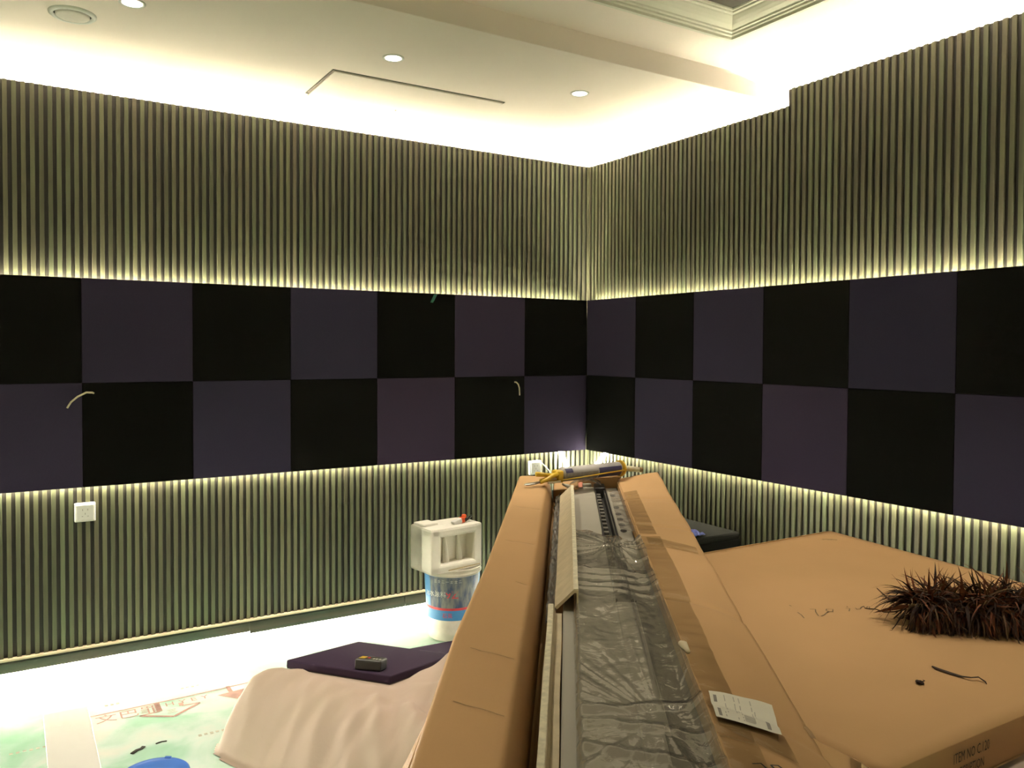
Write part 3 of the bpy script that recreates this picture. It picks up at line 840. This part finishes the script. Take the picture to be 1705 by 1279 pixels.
# ------------------------------------------------------------------ long cartons (local axes: s along, t across, z up)
O = Vector((-1.4209, -1.418, 0)); A_ = Vector((-.5818, -.8133, 0)); B_ = Vector((.8133, -.5818, 0))
STM = frame(O, A_, B_, (0, 0, 1))          # (s, t, z) -> world; mirrored handedness is harmless for points
def stw(s, t, z): return O + A_*s + B_*t + Vector((0, 0, z))
ZR = .8815                                   # underside of the long cartons
SEND = 2.62
lc = tag(empty('long_carton', (0, 0, 0)), 'long closed cardboard carton left of the opened carton', 'carton', 'long cartons')
b = bmesh.new()
cre = [(.70, .026, .13), (1.20, .03, .13), (1.59, .085, .13), (1.875, .06, .13), (2.045, .03, .13), (2.27, .03, .13)]
T1 = .122
ns, ntt = 262, 12
def ltop(s, t):
    z = 1.0 - .004*(1-math.cos((t/T1-.5)*2))
    for cs_, ta, tb in cre:
        d = abs(s - cs_ - (t-.06)*.45 - .004*math.sin(t*60))
        if ta < t and d < .010:
            z -= .0026*(1-d/.010)*min(1, (t-ta)/.02)
    return z + .0015*noise.noise(Vector((s*3, t*12, 0)))
sect = [(-.006*0, ZR), (0, ZR+.004), (-.003, .95), (-.001, .992)]
def lsec(s):
    bul = -.010*max(0, 1-abs(s-1.95)/.5)
    pts = [(0+bul, ZR), (-.003+bul, .93), (-.002+bul, .990), (.004+bul*.8, .9975)]
    pts += [(.010+(T1-.018)*k/ntt, None) for k in range(ntt+1)]
    pts += [(T1-.003, .9965), (T1+.002, .990), (T1+.014, .945), (T1+.024, ZR)]
    return pts
ring_prev = None; first = None
for i in range(ns+1):
    s = SEND*i/ns
    R_ = [b.verts.new(stw(s, t, ltop(s, t) if z is None else z)) for t, z in lsec(s)]
    if ring_prev:
        for k in range(len(R_)):
            b.faces.new((ring_prev[k], ring_prev[(k+1) % len(R_)], R_[(k+1) % len(R_)], R_[k]))
    else: first = R_
    ring_prev = R_
b.faces.new(first); b.faces.new(ring_prev[::-1])
link('carton_shell', bm_mesh('long_carton', b), lc, M['card'], True)
b = bmesh.new()
for cs_, ta, tb in cre[:3] + cre[4:]:
    ribbon(b, [stw(cs_+(t-.06)*.45, t, ltop(cs_+(t-.06)*.45, t)+.0012) for t in [ta+(.112-ta)*k/8 for k in range(9)]], .0022)
stuff(link('crease_lines', bm_mesh('creases', b), lc, M['card_edge']))
b = bmesh.new()     # lifted flap at the lower left side
V = [b.verts.new(stw(*p)) for p in ((2.30, -.002, .985), (2.62, -.002, .985), (2.62, -.035, .93), (2.36, -.030, .935))]
b.faces.new(V)
o = link('side_flap', bm_mesh('side_flap', b), lc, M['card']); sd = o.modifiers.new('thick', 'SOLIDIFY'); sd.thickness = .004

oc = tag(empty('opened_carton', (0, 0, 0)), 'long opened carton with a flap folded out over the flat carton', 'carton', 'long cartons')
TL, TR = .1467, .422
STF = lambda bm_: bm_.transform(frame(O, A_, B_, (0, 0, 1)))
def st_box(name, bnds, m, parent, bev=0.0, seg=1):
    b = bx(bmesh.new(), *bnds, bev=bev, seg=seg); STF(b)
    return link(name, bm_mesh(name, b), parent, m)
b = bmesh.new()
bx(b, 0, SEND, TL, TL+.005, ZR, .892); bx(b, 0, SEND, TR-.005, TR, ZR, .982)
bx(b, 0, SEND, TL, TR, ZR, ZR+.005); bx(b, 0, .006, TL, TR, ZR, .998); bx(b, SEND-.006, SEND, TL, TR, ZR, .98)
STF(b); link('carton_tray', bm_mesh('carton_tray', b), oc, M['card'])
# folded-out flap: resting on the flat carton near the viewer, lifting towards the far end
def flap(u, v):
    s = -.045 + u*(SEND+.045); t = TR-.002 + v*(.172 + .004*noise.noise(Vector((s*4, 0, 0))))
    far = 1.018; near = .935
    k = min(1, max(0, s/2.2))
    zo = far + (near-far)*k**.9
    z = .985 + (zo-.985)*(v**1.2) + .006*math.sin(v*math.pi)*(.5+k)
    for cs_, am in ((.42, .004), (.46, .003), (.86, .006), (1.12, .005), (1.62, .006), (2.18, .005), (2.28, .004)):
        d = abs(s - cs_ - t*.28 + .1)
        if d < .022: z -= am*(1-d/.022)
    z += .005*noise.noise(Vector((s*3.1, t*9, 2))) + .003*noise.noise(Vector((s*9, t*20, 5)))
    return stw(s, t, z)
b = bmesh.new(); grid(b, 240, 20, flap)
o = link('side_flap', open_mesh('flap', b), oc, M['card'], True)
sd = o.modifiers.new('thick', 'SOLIDIFY'); sd.thickness = .004
# end flap at the far end
def eflap(u, v):
    t = TL-.01 + u*(TR-TL+.02); s = .006 - v*.10
    return stw(s, t, .998 + .012*v + .004*math.sin(u*7))
b = bmesh.new(); grid(b, 16, 6, eflap)
o = link('end_flap', bm_mesh('end_flap', b), oc, M['card'], True); sd = o.modifiers.new('thick', 'SOLIDIFY'); sd.thickness = .004
b = bmesh.new()
grid(b, 12, 8, lambda u, v: stw(.02+.13*v, TL+.004+u*.10, .996-.03*v*(1-.3*u)))
o = link('inner_flap', bm_mesh('inner_flap', b), oc, M['card'], True); sd = o.modifiers.new('thick', 'SOLIDIFY'); sd.thickness = .004

def flap_pt(s, t, off=.0015):
    u = (s+.045)/(SEND+.045); v = (t-TR+.002)/.172
    p = flap(u, max(0, min(1, v))); p = Vector(p); p.z += off
    return p
# clear packing tape on the flap
def tape(quads, nx=14, ny=6, wr=.004):
    b = bmesh.new()
    p00, p10, p11, p01 = quads
    def f(u, v):
        s = (p00[0]*(1-u)+p10[0]*u)*(1-v) + (p01[0]*(1-u)+p11[0]*u)*v
        t = (p00[1]*(1-u)+p10[1]*u)*(1-v) + (p01[1]*(1-u)+p11[1]*u)*v
        p = flap_pt(s, t, .0024)
        p.z += wr*max(0, noise.noise(Vector((s*26, t*11, p00[0]*7))))
        return p
    grid(b, nx, ny, f)
    return link('packing_tape', open_mesh('tape', b), oc, M['tape'], True)
tape(((.30, .424), (1.02, .424), (1.02, .475), (.30, .475)), 60, 8)
tape(((1.05, .424), (1.66, .424), (1.66, .482), (1.05, .482)), 50, 8)
tape(((1.66, .424), (2.60, .424), (2.60, .476), (1.66, .476)), 80, 8, .006)
tape(((1.06, .44), (1.13, .44), (1.20, .575), (1.13, .575)), 8, 16)
tape(((2.20, .43), (2.28, .43), (2.34, .53), (2.26, .53)), 8, 14, .006)

# shipping label (code squares left out)
sl_e = None
lab = [(2.165, .434), (2.152, .538), (2.278, .522), (2.262, .429)]
def lab_pt(u, v, off=.0075):
    a, bq, c, d = lab
    s = (a[0]*(1-u)+bq[0]*u)*(1-v) + (d[0]*(1-u)+c[0]*u)*v
    t = (a[1]*(1-u)+bq[1]*u)*(1-v) + (d[1]*(1-u)+c[1]*u)*v
    p = flap_pt(s, t, off); p.z += .006*max(0, (u-.85))*max(0, v-.5)*6
    return p
b = bmesh.new(); grid(b, 16, 12, lambda u, v: lab_pt(u, v))
o = link('shipping_label', open_mesh('label', b), oc, M['paper'], True)
def lab_rect(bm_, u0, u1, v0, v1):
    grid(bm_, 3, 3, lambda u, v: lab_pt(u0+(u1-u0)*u, v0+(v1-v0)*v, .0083))
b = bmesh.new()
lab_rect(b, .05, .10, .16, .34); lab_rect(b, .06, .11, .66, .94); lab_rect(b, .80, .86, .66, .95)
stuff(link('label_blocks', bm_mesh('lb', b), o, M['print_grey']))
b = bmesh.new()
random.seed(5)
for u in (.17, .215, .36, .40, .44, .62, .66):
    v = .12
    while v < .9:
        h = random.uniform(.05, .2)
        if random.random() < .7: lab_rect(b, u, u+.016, v, min(.92, v+h))
        v += h+.05
lab_rect(b, .47, .62, .68, .92)
stuff(link('label_print', bm_mesh('lp', b), o, M['print_faint']))
# marker strokes near the bottom of the flap
b = bmesh.new()
for st_ in ([(2.385, .455), (2.378, .468), (2.40, .478), (2.425, .482)], [(2.375, .482), (2.40, .490), (2.44, .498), (2.425, .512), (2.39, .507), (2.37, .493), (2.375, .482)]):
    ribbon(b, [flap_pt(s, t, .0035) for s, t in st_], .003)
stuff(link('marker_writing', bm_mesh('marker', b), oc, M['ink']))
b = bmesh.new()
for s, t in ((2.18, .590), (2.43, .568)):
    ribbon(b, [flap_pt(s-.012, t-.004, .003), flap_pt(s, t, .003), flap_pt(s+.02, t+.001, .003)], .007)
stuff(link('torn_edge', bm_mesh('torn2', b), oc, M['card_edge']))
b = bmesh.new()
tube(b, [flap_pt(1.94, .416, .004), flap_pt(1.955, .424, .006), flap_pt(1.985, .428, .004)], [.005, .008, .004], 8)
link('glue_blob', bm_mesh('glue', b), oc, M['cable'], True)

# ------------------------------------------------------------------ grey machine in the opened carton
gm = tag(empty('grey_machine', (0, 0, 0)), 'long grey machine with a black slot, half wrapped in clear plastic', 'machine')
GZ = .962
T0, TS0, TS1, T2 = .196, .318, .366, .4165
b = bmesh.new()
bx(b, .03, SEND-.02, T0, TS0, ZR+.007, GZ, bev=.004, seg=2)
STF(b); link('grey_casing', bm_mesh('casing', b), gm, M['grey_case'])
st_box('end_cap', (.012, .035, T0+.01, TS0-.01, ZR+.02, GZ+.012), M['grey_case'], gm, bev=.006, seg=2)
b = bmesh.new(); bx(b, .02, 1.60, TS0, TS1, ZR+.007, GZ-.030)
bx(b, .02, 1.60, TS0, TS0+.004, GZ-.03, GZ+.004); bx(b, .02, 1.60, TS1-.012, TS1-.006, GZ-.03, GZ+.003); bx(b, .02, 1.60, TS1-.003, TS1, GZ-.03, GZ+.001)
bx(b, .012, .12, TS0, TS1-.004, GZ-.03, GZ+.012, bev=.004)
STF(b); link('black_slot', bm_mesh('slot', b), gm, M['black_plastic'])
tm = bx(bmesh.new(), -.012, .012, TS0+.005, TS0+.022, GZ-.028, GZ-.004, bev=.002); 
tme = bm_mesh('tooth', tm); tme.materials.append(M['grey_dark'])
for i in range(20):
    o = link('tooth', tme, gm); o.matrix_local = frame(stw(.18+.062*i, 0, 0), A_, B_, (0, 0, 1))
b = bmesh.new(); bx(b, .02, SEND-.02, TS1, T2, ZR+.007, GZ-.006, bev=.003)
STF(b); link('side_rail', bm_mesh('rail', b), gm, M['grey_case'])
b = bmesh.new(); bx(b, 1.60, SEND-.02, TS0, TS1, ZR+.007, GZ-.002, bev=.003)
STF(b); link('cover_strip', bm_mesh('cover', b), gm, M['grey_case'])
st_box('dark_rail', (1.32, SEND-.02, .362, T2-.001, GZ-.008, GZ-.003), M['rail_black'], gm)
hm = bmesh.new(); lathe(hm, [(.011, 0), (.011, .0006), (.0005, .0008)], 14, cap_top=True)
for v in hm.verts: v.co.x *= 2.0
hme = bm_mesh('slot_hole', hm); hme.materials.append(M['black_plastic'])
for s in (.20, .45, .57, .66, .75, .84):
    o = link('slot_hole', hme, gm); o.matrix_local = frame(stw(s, .388, GZ-.0058), A_, B_, (0, 0, 1))
b = bmesh.new()
grid(b, 90, 6, lambda u, v: stw(.08+1.6*u, .1565+.022*v+.003*noise.noise(Vector((u*30, v*2, 3))), .925+.022*noise.noise(Vector((u*40, v*3, 5)))+.012*v))
link('torn_wrap', open_mesh('gap_shade_wrap', b), gm, M['grey_dark'], True)  # dark strip laid in the carton gap as its shade, shaped like wrap
st_box('control_box', (2.245, SEND-.03, .352, T2-.004, GZ-.010, GZ-.001), M['black_plastic'], gm, bev=.003)

# crumpled clear wrap
def wrapf(u, v):
    s = .86 + u*(SEND-.86); t = .219 + v*(.4215-.219)
    lead = .86 + .20*min(1, max(0, v*1.25)) + .02*math.sin(v*17)
    s = lead + u*(SEND-lead)
    z = GZ + .016
    def ridge(x): return 1-abs(x)*2
    pull = math.hypot((s-2.245)*1.0, (t-.35)*1.0)
    ang = math.atan2(t-.35, s-2.245)
    z += .006*max(0, noise.noise(Vector((ang*6.5, pull*1.4, 1.7))))*min(1, pull*5)
    z += .0030*max(0, 1-abs(noise.noise(Vector((ang*5.0, pull*.8, 7.7))))*7)*min(1, pull*4)*max(0, 1-pull*1.3)
    p2 = math.hypot(s-1.15, t-.335); a2 = math.atan2(t-.335, s-1.15)
    z += .008*max(0, noise.noise(Vector((a2*4.2, p2*2.2, 4.4))))*max(0, 1-p2*2.4)
    z += .005*max(0, 1-abs(noise.noise(Vector((a2*3.6, p2*1.6, 2.2))))*7)*max(0, 1-p2*2.0)
    z += .0006*max(0, 1-abs(noise.noise(Vector((s*6+t*5, t*9-s*2, 12))))*9)
    for sc_, c0, sl_, am in ((1.42, 0, .25, .010), (1.47, 0, .18, .008), (1.53, 0, .10, .008), (1.58, 0, .3, .006), (2.20, 0, -.2, .007), (2.27, 0, .15, .006), (2.36, 0, .30, .008)):
        d = abs(s - sc_ - (t-.32)*sl_ - .012*noise.noise(Vector((t*22, sc_*9, 0))))
        if d < .02: z += am*(1-d/.02)*(.5+.6*abs(noise.noise(Vector((t*16, sc_*3, 9)))))
    z += .004*noise.noise(Vector((s*7, t*12, 3))) + .0016*abs(noise.noise(Vector((s*20+t*16, t*34-s*6, 6))))
    e_ = v
    if e_ < .06: z -= (1-e_/.06)**2*.014
    if v > .62 and s > 1.3: z -= .004*min(1, (v-.62)*6)
    if v > .88: z += .015*((v-.88)/.12)**1.3
    if u < .03: z -= .006*(1-u/.03)
    return stw(s, t, max(z, GZ+.003))
b = bmesh.new(); grid(b, 400, 84, wrapf)
link('plastic_wrap', open_mesh('wrap', b), gm, M['wrap'], True)
def bag(u, v):
    s = .20 + u*.72; t = .372 + v*(.062 + .010*math.sin(u*9))
    z = GZ + .012 + .012*abs(noise.noise(Vector((s*12, t*20, 2)))) + .010*noise.noise(Vector((s*25, t*40, 7)))*v
    return stw(s, t, max(z, GZ+.002))
b = bmesh.new(); grid(b, 70, 14, bag)
link('torn_wrap', open_mesh('bag', b), gm, M['clear'], True)
b = bmesh.new()
grid(b, 14, 10, lambda u, v: stw(.03+.10*u, .215+.13*v, GZ+.022+.020*math.sin(v*3.1)+.010*noise.noise(Vector((u*5, v*6, 1)))))
link('torn_wrap', open_mesh('bag2', b), gm, M['clear'], True)
b = bmesh.new()
grid(b, 6, 6, lambda u, v: stw(.045+.055*u, .225+.045*v, GZ+.020-.012*u+.002*math.sin(v*9)))
o = link('pink_tag', open_mesh('pink_tag', b), gm, M['pink'], True); sd = o.modifiers.new('thick', 'SOLIDIFY'); sd.thickness = .001

# L-shaped edge boards beside the machine
def edge_board(name, s0, s1, pts, th, label, core_m):
    e = tag(empty(name, (0, 0, 0)), label, 'edge protector', 'cardboard edge protectors')
    b = bmesh.new()
    n = 40
    rings = []
    for i in range(n+1):
        s = s0+(s1-s0)*i/n
        wob = .002*noise.noise(Vector((s*4, 0, len(pts))))
        rings.append([b.verts.new(stw(s, t+wob, z)) for t, z in pts])
    for A, B in zip(rings, rings[1:]):
        for k in range(len(pts)): b.faces.new((A[k], A[(k+1) % len(pts)], B[(k+1) % len(pts)], B[k]))
    b.faces.new(rings[0]); b.faces.new(rings[-1][::-1])
    link('board_angle', bm_mesh('board_angle', b), e, M['card_pale'])
    return e
e = edge_board('edge_protector', .30, 1.690, [(.178, .970), (.219, 1.010), (.2305, 1.010), (.2305, .967), (.2265, .967), (.2265, 1.003), (.222, 1.004), (.184, .9665)], 0, 'longer pale cardboard edge board at the far end of the opened carton', None)
b = bmesh.new(); bx(b, .30, 1.688, .2195, .2300, 1.0102, 1.0122); STF(b); link('cut_edge', bm_mesh('cut_edge', b), e, M['card_core'])
e = edge_board('edge_protector', 1.715, SEND-.02, [(.1600, .905), (.1640, .985), (.1765, .985), (.1810, .9655), (.194, .9655), (.194, .9635), (.174, .9635), (.168, .905)], 0, 'pale cardboard edge board at the near end of the opened carton', None)
b = bmesh.new(); bx(b, 1.717, SEND-.022, .1650, .1755, .9852, .9870); STF(b); link('cut_edge', bm_mesh('cut_edge2', b), e, M['card_core'])

# ------------------------------------------------------------------ caulking gun on the far end of the cartons
g0 = stw(.205, .166, 1.0); g1 = stw(-.020, .445, 1.0)
gx = (g1-g0).normalized(); gy = Vector((0, 0, 1)).cross(gx); GL = (g1-g0).length
cg = tag(empty('caulking_gun'), 'yellow caulking gun with a cartridge lying across the carton ends', 'tool')
cg.matrix_world = frame(Vector((g0.x, g0.y, 1.004)), gx, gy, (0, 0, 1))
CR = .029
b = bmesh.new(); tube(b, [(.02, 0, CR+.004), (GL-.03, 0, CR+.004)], CR, 24)
link('cartridge', bm_mesh('cartridge', b), cg, M['cartridge'], True)
def cart_band(x0, x1, a0, a1, m, name):
    b = bmesh.new(); n = 10
    P_ = lambda x, a: (x, -math.sin(a)*(CR+.0006), CR+.004+math.cos(a)*(CR+.0006))
    A = [b.verts.new(P_(x0, a0+(a1-a0)*i/n)) for i in range(n+1)]; B = [b.verts.new(P_(x1, a0+(a1-a0)*i/n)) for i in range(n+1)]
    for i in range(n): b.faces.new((A[i], A[i+1], B[i+1], B[i]))
    link(name, bm_mesh(name, b), cg, m, True)
cart_band(.022, .060, .6, 1.3, M['navy'], 'navy_print')
cart_band(GL-.16, GL-.035, 1.0, 2.6, M['navy'], 'navy_print')
cart_band(.022, GL-.165, 1.35, 2.7, M['print_grey'], 'grey_print')
b = bmesh.new()
for sgn in (-1,):
    tube(b, [(.0, -CR-.004, .016), (GL-.01, -CR-.004, .030)], .0028, 8)
tube(b, [(.0, CR+.004, .016), (GL-.01, CR+.004, .016)], .0028, 8)
link('frame_rods', bm_mesh('rods', b), cg, M['yellow'], True)
b = bmesh.new(); lathe(b, [(CR+.006, -.004), (CR+.006, .004)], 24, cap_bottom=True, cap_top=True)
b.transform(Matrix.Translation((GL-.018, 0, CR+.004)) @ Matrix.Rotation(math.pi/2, 4, 'Y'))
link('front_ring', bm_mesh('fring', b), cg, M['yellow'])
b = bmesh.new(); tube(b, [(GL-.01, 0, CR+.004), (GL+.02, .0, CR+.0), (GL+.085, 0, CR-.010), (GL+.092, 0, CR-.011)], [.013, .012, .0105, .009], 12)
link('nozzle', bm_mesh('nozzle', b), cg, M['card_core'], True)
b = bmesh.new(); tube(b, [(GL+.090, 0, CR-.011), (GL+.108, 0, CR-.013)], .0115, 10)
link('nozzle_cap', bm_mesh('nozcap', b), cg, M['card_edge'], True)
b = bmesh.new()
bx(b, -.012, .014, -.024, .024, .004, .052, bev=.004)
bx(b, -.085, .0, -.012, .012, .010, .024, bev=.003)
tube(b, [(-.005, -.012, .040), (-.04, -.022, .036), (-.075, -.030, .026), (-.11, -.034, .016)], [.008, .009, .008, .006], 8)
tube(b, [(-.085, .0, .018), (-.045, -.010, .030), (.0, -.012, .046)], [.006, .007, .007], 8)
tube(b, [(-.11, -.004, .046), (-.06, -.004, .038), (-.01, -.004, .034)], [.010, .008, .007], 8)
link('grip', bm_mesh('grip', b), cg, M['yellow'], True)
b = bmesh.new()
bx(b, -.075, -.012, -.0365, -.033, .008, .016)
bx(b, -.070, -.020, -.020, -.014, .018, .026)
link('trigger', bm_mesh('trigger', b), cg, M['card_pale'])
b = bmesh.new()
tube(b, [(-.095, -.008, .012), (-.125, -.016, .010), (-.158, -.016, .009), (-.166, -.004, .009), (-.156, .006, .009), (-.125, .004, .010), (-.09, .004, .012)], .0035, 8)
link('pull_hook', bm_mesh('hook', b), cg, M['steel'], True)
b = bmesh.new(); tube(b, [(.0, -.03, .0), (.012, -.045, -.006), (.030, -.048, -.012), (.04, -.04, -.012)], [.004, .007, .008, .004], 8)
link('foil_scrap', bm_mesh('foil', b), cg, M['steel'], True)

# ------------------------------------------------------------------ feather duster, loose feathers, crumbs
fd = tag(empty('feather_duster', (0, 0, 0)), 'shaggy dark brown feather duster lying on the flat carton', 'duster')
ax0 = Vector((-1.405, -3.195, 0)); axd = Vector((.80, -.60, 0)).normalized(); LEN = .52
def axis(f):
    p = ax0 + axd*(LEN*f); p.z = fz(p.x, p.y) + .045
    return p
random.seed(11)
side = Vector((0, 0, 1)).cross(axd)
fm = [M['feather_a'], M['feather_b'], M['feather_c']]
def feather(bm_, p, d, ln, wd, curl, mi):
    d = d.normalized(); up = Vector((0, 0, 1))
    pts = []; q = p.copy(); dd = d.copy()
    n = 6
    for i in range(n+1):
        pts.append(q.copy())
        dd = (dd + curl*(1.0/n)).normalized()
        q = q + dd*(ln/n)
        zmin = fz(q.x, q.y) + .0025
        if q.z < zmin: q.z = zmin
    s = d.cross(Vector((random.uniform(-1, 1), random.uniform(-1, 1), random.uniform(-.3, 1)))).normalized()
    w = [.25, .8, 1.0, .9, .65, .35, .03]
    A = [bm_.verts.new(pts[i]+s*wd*w[i]) for i in range(n+1)]
    B = [bm_.verts.new(pts[i]-s*wd*w[i]) for i in range(n+1)]
    for i in range(n):
        f = bm_.faces.new((A[i], A[i+1], B[i+1], B[i])); f.material_index = mi
def rand_dir(f):
    a = random.uniform(0, 2*math.pi)
    return side*math.cos(a) + Vector((0, 0, 1))*math.sin(a), a
b = bmesh.new()
for i in range(3300):
    f = random.random()**.95
    a = random.uniform(-.35, math.pi+.35) if random.random() < .8 else random.uniform(0, 2*math.pi)
    rd = side*math.cos(a) + Vector((0, 0, 1))*math.sin(a)
    clump = noise.noise(Vector((f*9, math.cos(a)*1.5, math.sin(a)*1.5)))
    tuft = random.random() < .10
    lean = random.gauss(-.25, .35) + 1.3*clump
    if tuft:
        d = rd + axd*(lean+.2); ln = random.uniform(.06, .092); curl = axd*random.uniform(-.5, .7) + Vector((0, 0, random.uniform(-.5, .1)))
    else:
        d = rd*.75 + axd*lean; ln = random.uniform(.075, .12); curl = Vector((random.uniform(-.3, .3), random.uniform(-.3, .3), random.uniform(-2.6, -1.0)))
    up = math.sin(a); r_ = random.random() + clump*.5
    if tuft: mi = 1 if r_ < .65 else 2
    else: mi = 0 if r_ < .52 else (2 if r_ < .74 else 1)
    feather(b, axis(f) + rd*random.uniform(.005, .022), d, ln, random.uniform(.0016, .0040), curl, mi)
o = link('plume', bm_mesh('plume', b), fd, fm); o['kind'] = 'stuff'
def one_feather(p, d, ln, wd, curl, mi, name='feather', parent=fd):
    b = bmesh.new(); feather(b, p, d, ln, wd, curl, 0)
    return link(name, bm_mesh(name, b), parent, fm[mi])
for f, s_, up, ax, ln in ((.10, .1, 1, -.2, .115), (.16, 0, 1, .1, .12), (.22, .2, 1, .3, .115), (.34, .1, 1, .2, .125), (.40, 0, 1, .4, .13), (.47, .2, 1, .3, .12), (.56, -.1, 1, .1, .115), (.70, 0, 1, .2, .115), (.80, .1, 1, .3, .12), (.9, 0, 1, -.1, .12),
                           (.03, -.9, -.2, -.6, .105), (.01, -.6, -.3, -1, .10), (.10, -1, -.35, .2, .115), (.16, -1, -.3, .5, .125), (.45, -1, -.3, .3, .115)):
    one_feather(axis(f), side*s_*-1 if False else side*(-s_) + Vector((0, 0, up)) + axd*ax, ln, .005, Vector((random.uniform(-.5, .5), random.uniform(-.5, .5), -.2)), 1)
b = bmesh.new(); p0, p1 = axis(0), axis(1.75); tube(b, [p0, axis(1.0), p1], [.007, .009, .010], 10)
link('handle', bm_mesh('handle', b), fd, M['wood_handle'], True)
b = bmesh.new()
tube(b, [(-1.199, -2.968, fz(-1.2, -2.97)+.002), (-1.256, -3.037, .873), (-1.309, -3.097, .878), (-1.365, -3.17, .905)], [.0010, .0016, .002, .002], 5)
tube(b, [(-1.397, -3.067, fz(-1.397, -3.067)+.002), (-1.375, -3.085, .873), (-1.391, -3.119, .878), (-1.394, -3.150, .888), (-1.400, -3.185, .905)], [.0010, .0015, .002, .0022, .0022], 5)
link('quill', bm_mesh('quill', b), fd, M['feather_c'], True)

pts = [(-1.622, -3.385), (-1.627, -3.400), (-1.626, -3.423), (-1.622, -3.447), (-1.619, -3.466), (-1.603, -3.472), (-1.604, -3.486), (-1.613, -3.494)]
b = bmesh.new(); wds = [.003, .010, .0105, .0075, .003, .004, .0035, .001]
L1, R1 = [], []
for i, (x, y) in enumerate(pts):
    t_ = Vector((pts[min(i+1, 7)][0]-pts[max(i-1, 0)][0], pts[min(i+1, 7)][1]-pts[max(i-1, 0)][1], 0)).normalized(); sd_ = Vector((-t_.y, t_.x, 0))
    z = fz(x, y)+.003+(.004 if 3 < i < 6 else 0)
    L1.append(b.verts.new(Vector((x, y, z))+sd_*wds[i]*.5)); R1.append(b.verts.new(Vector((x, y, z))-sd_*wds[i]*.5))
for i in range(7): b.faces.new((L1[i], L1[i+1], R1[i+1], R1[i]))
o = link('fallen_feather', bm_mesh('fallen_feather', b), None, M['feather_a']); sd = o.modifiers.new('thick', 'SOLIDIFY'); sd.thickness = .0012
tag(o, 'single long dark feather lying loose in front of the duster', 'feather')
b = bmesh.new(); bmesh.ops.create_icosphere(b, subdivisions=2, radius=.008)
for v in b.verts:
    v.co *= 1+.5*noise.noise(v.co*150); v.co.z = v.co.z*.45+.003
tube(b, [(0, 0, .003), (.010, -.004, .005), (.016, .004, .003)], [.0012, .0008, .0004], 5)
o = link('feather_crumb', bm_mesh('crumb', b), None, M['feather_a']); o.location = (-1.731, -3.425, fz(-1.731, -3.425)+.001)
tag(o, 'tiny dark feather crumb on the flat carton left of the loose feather', 'debris')
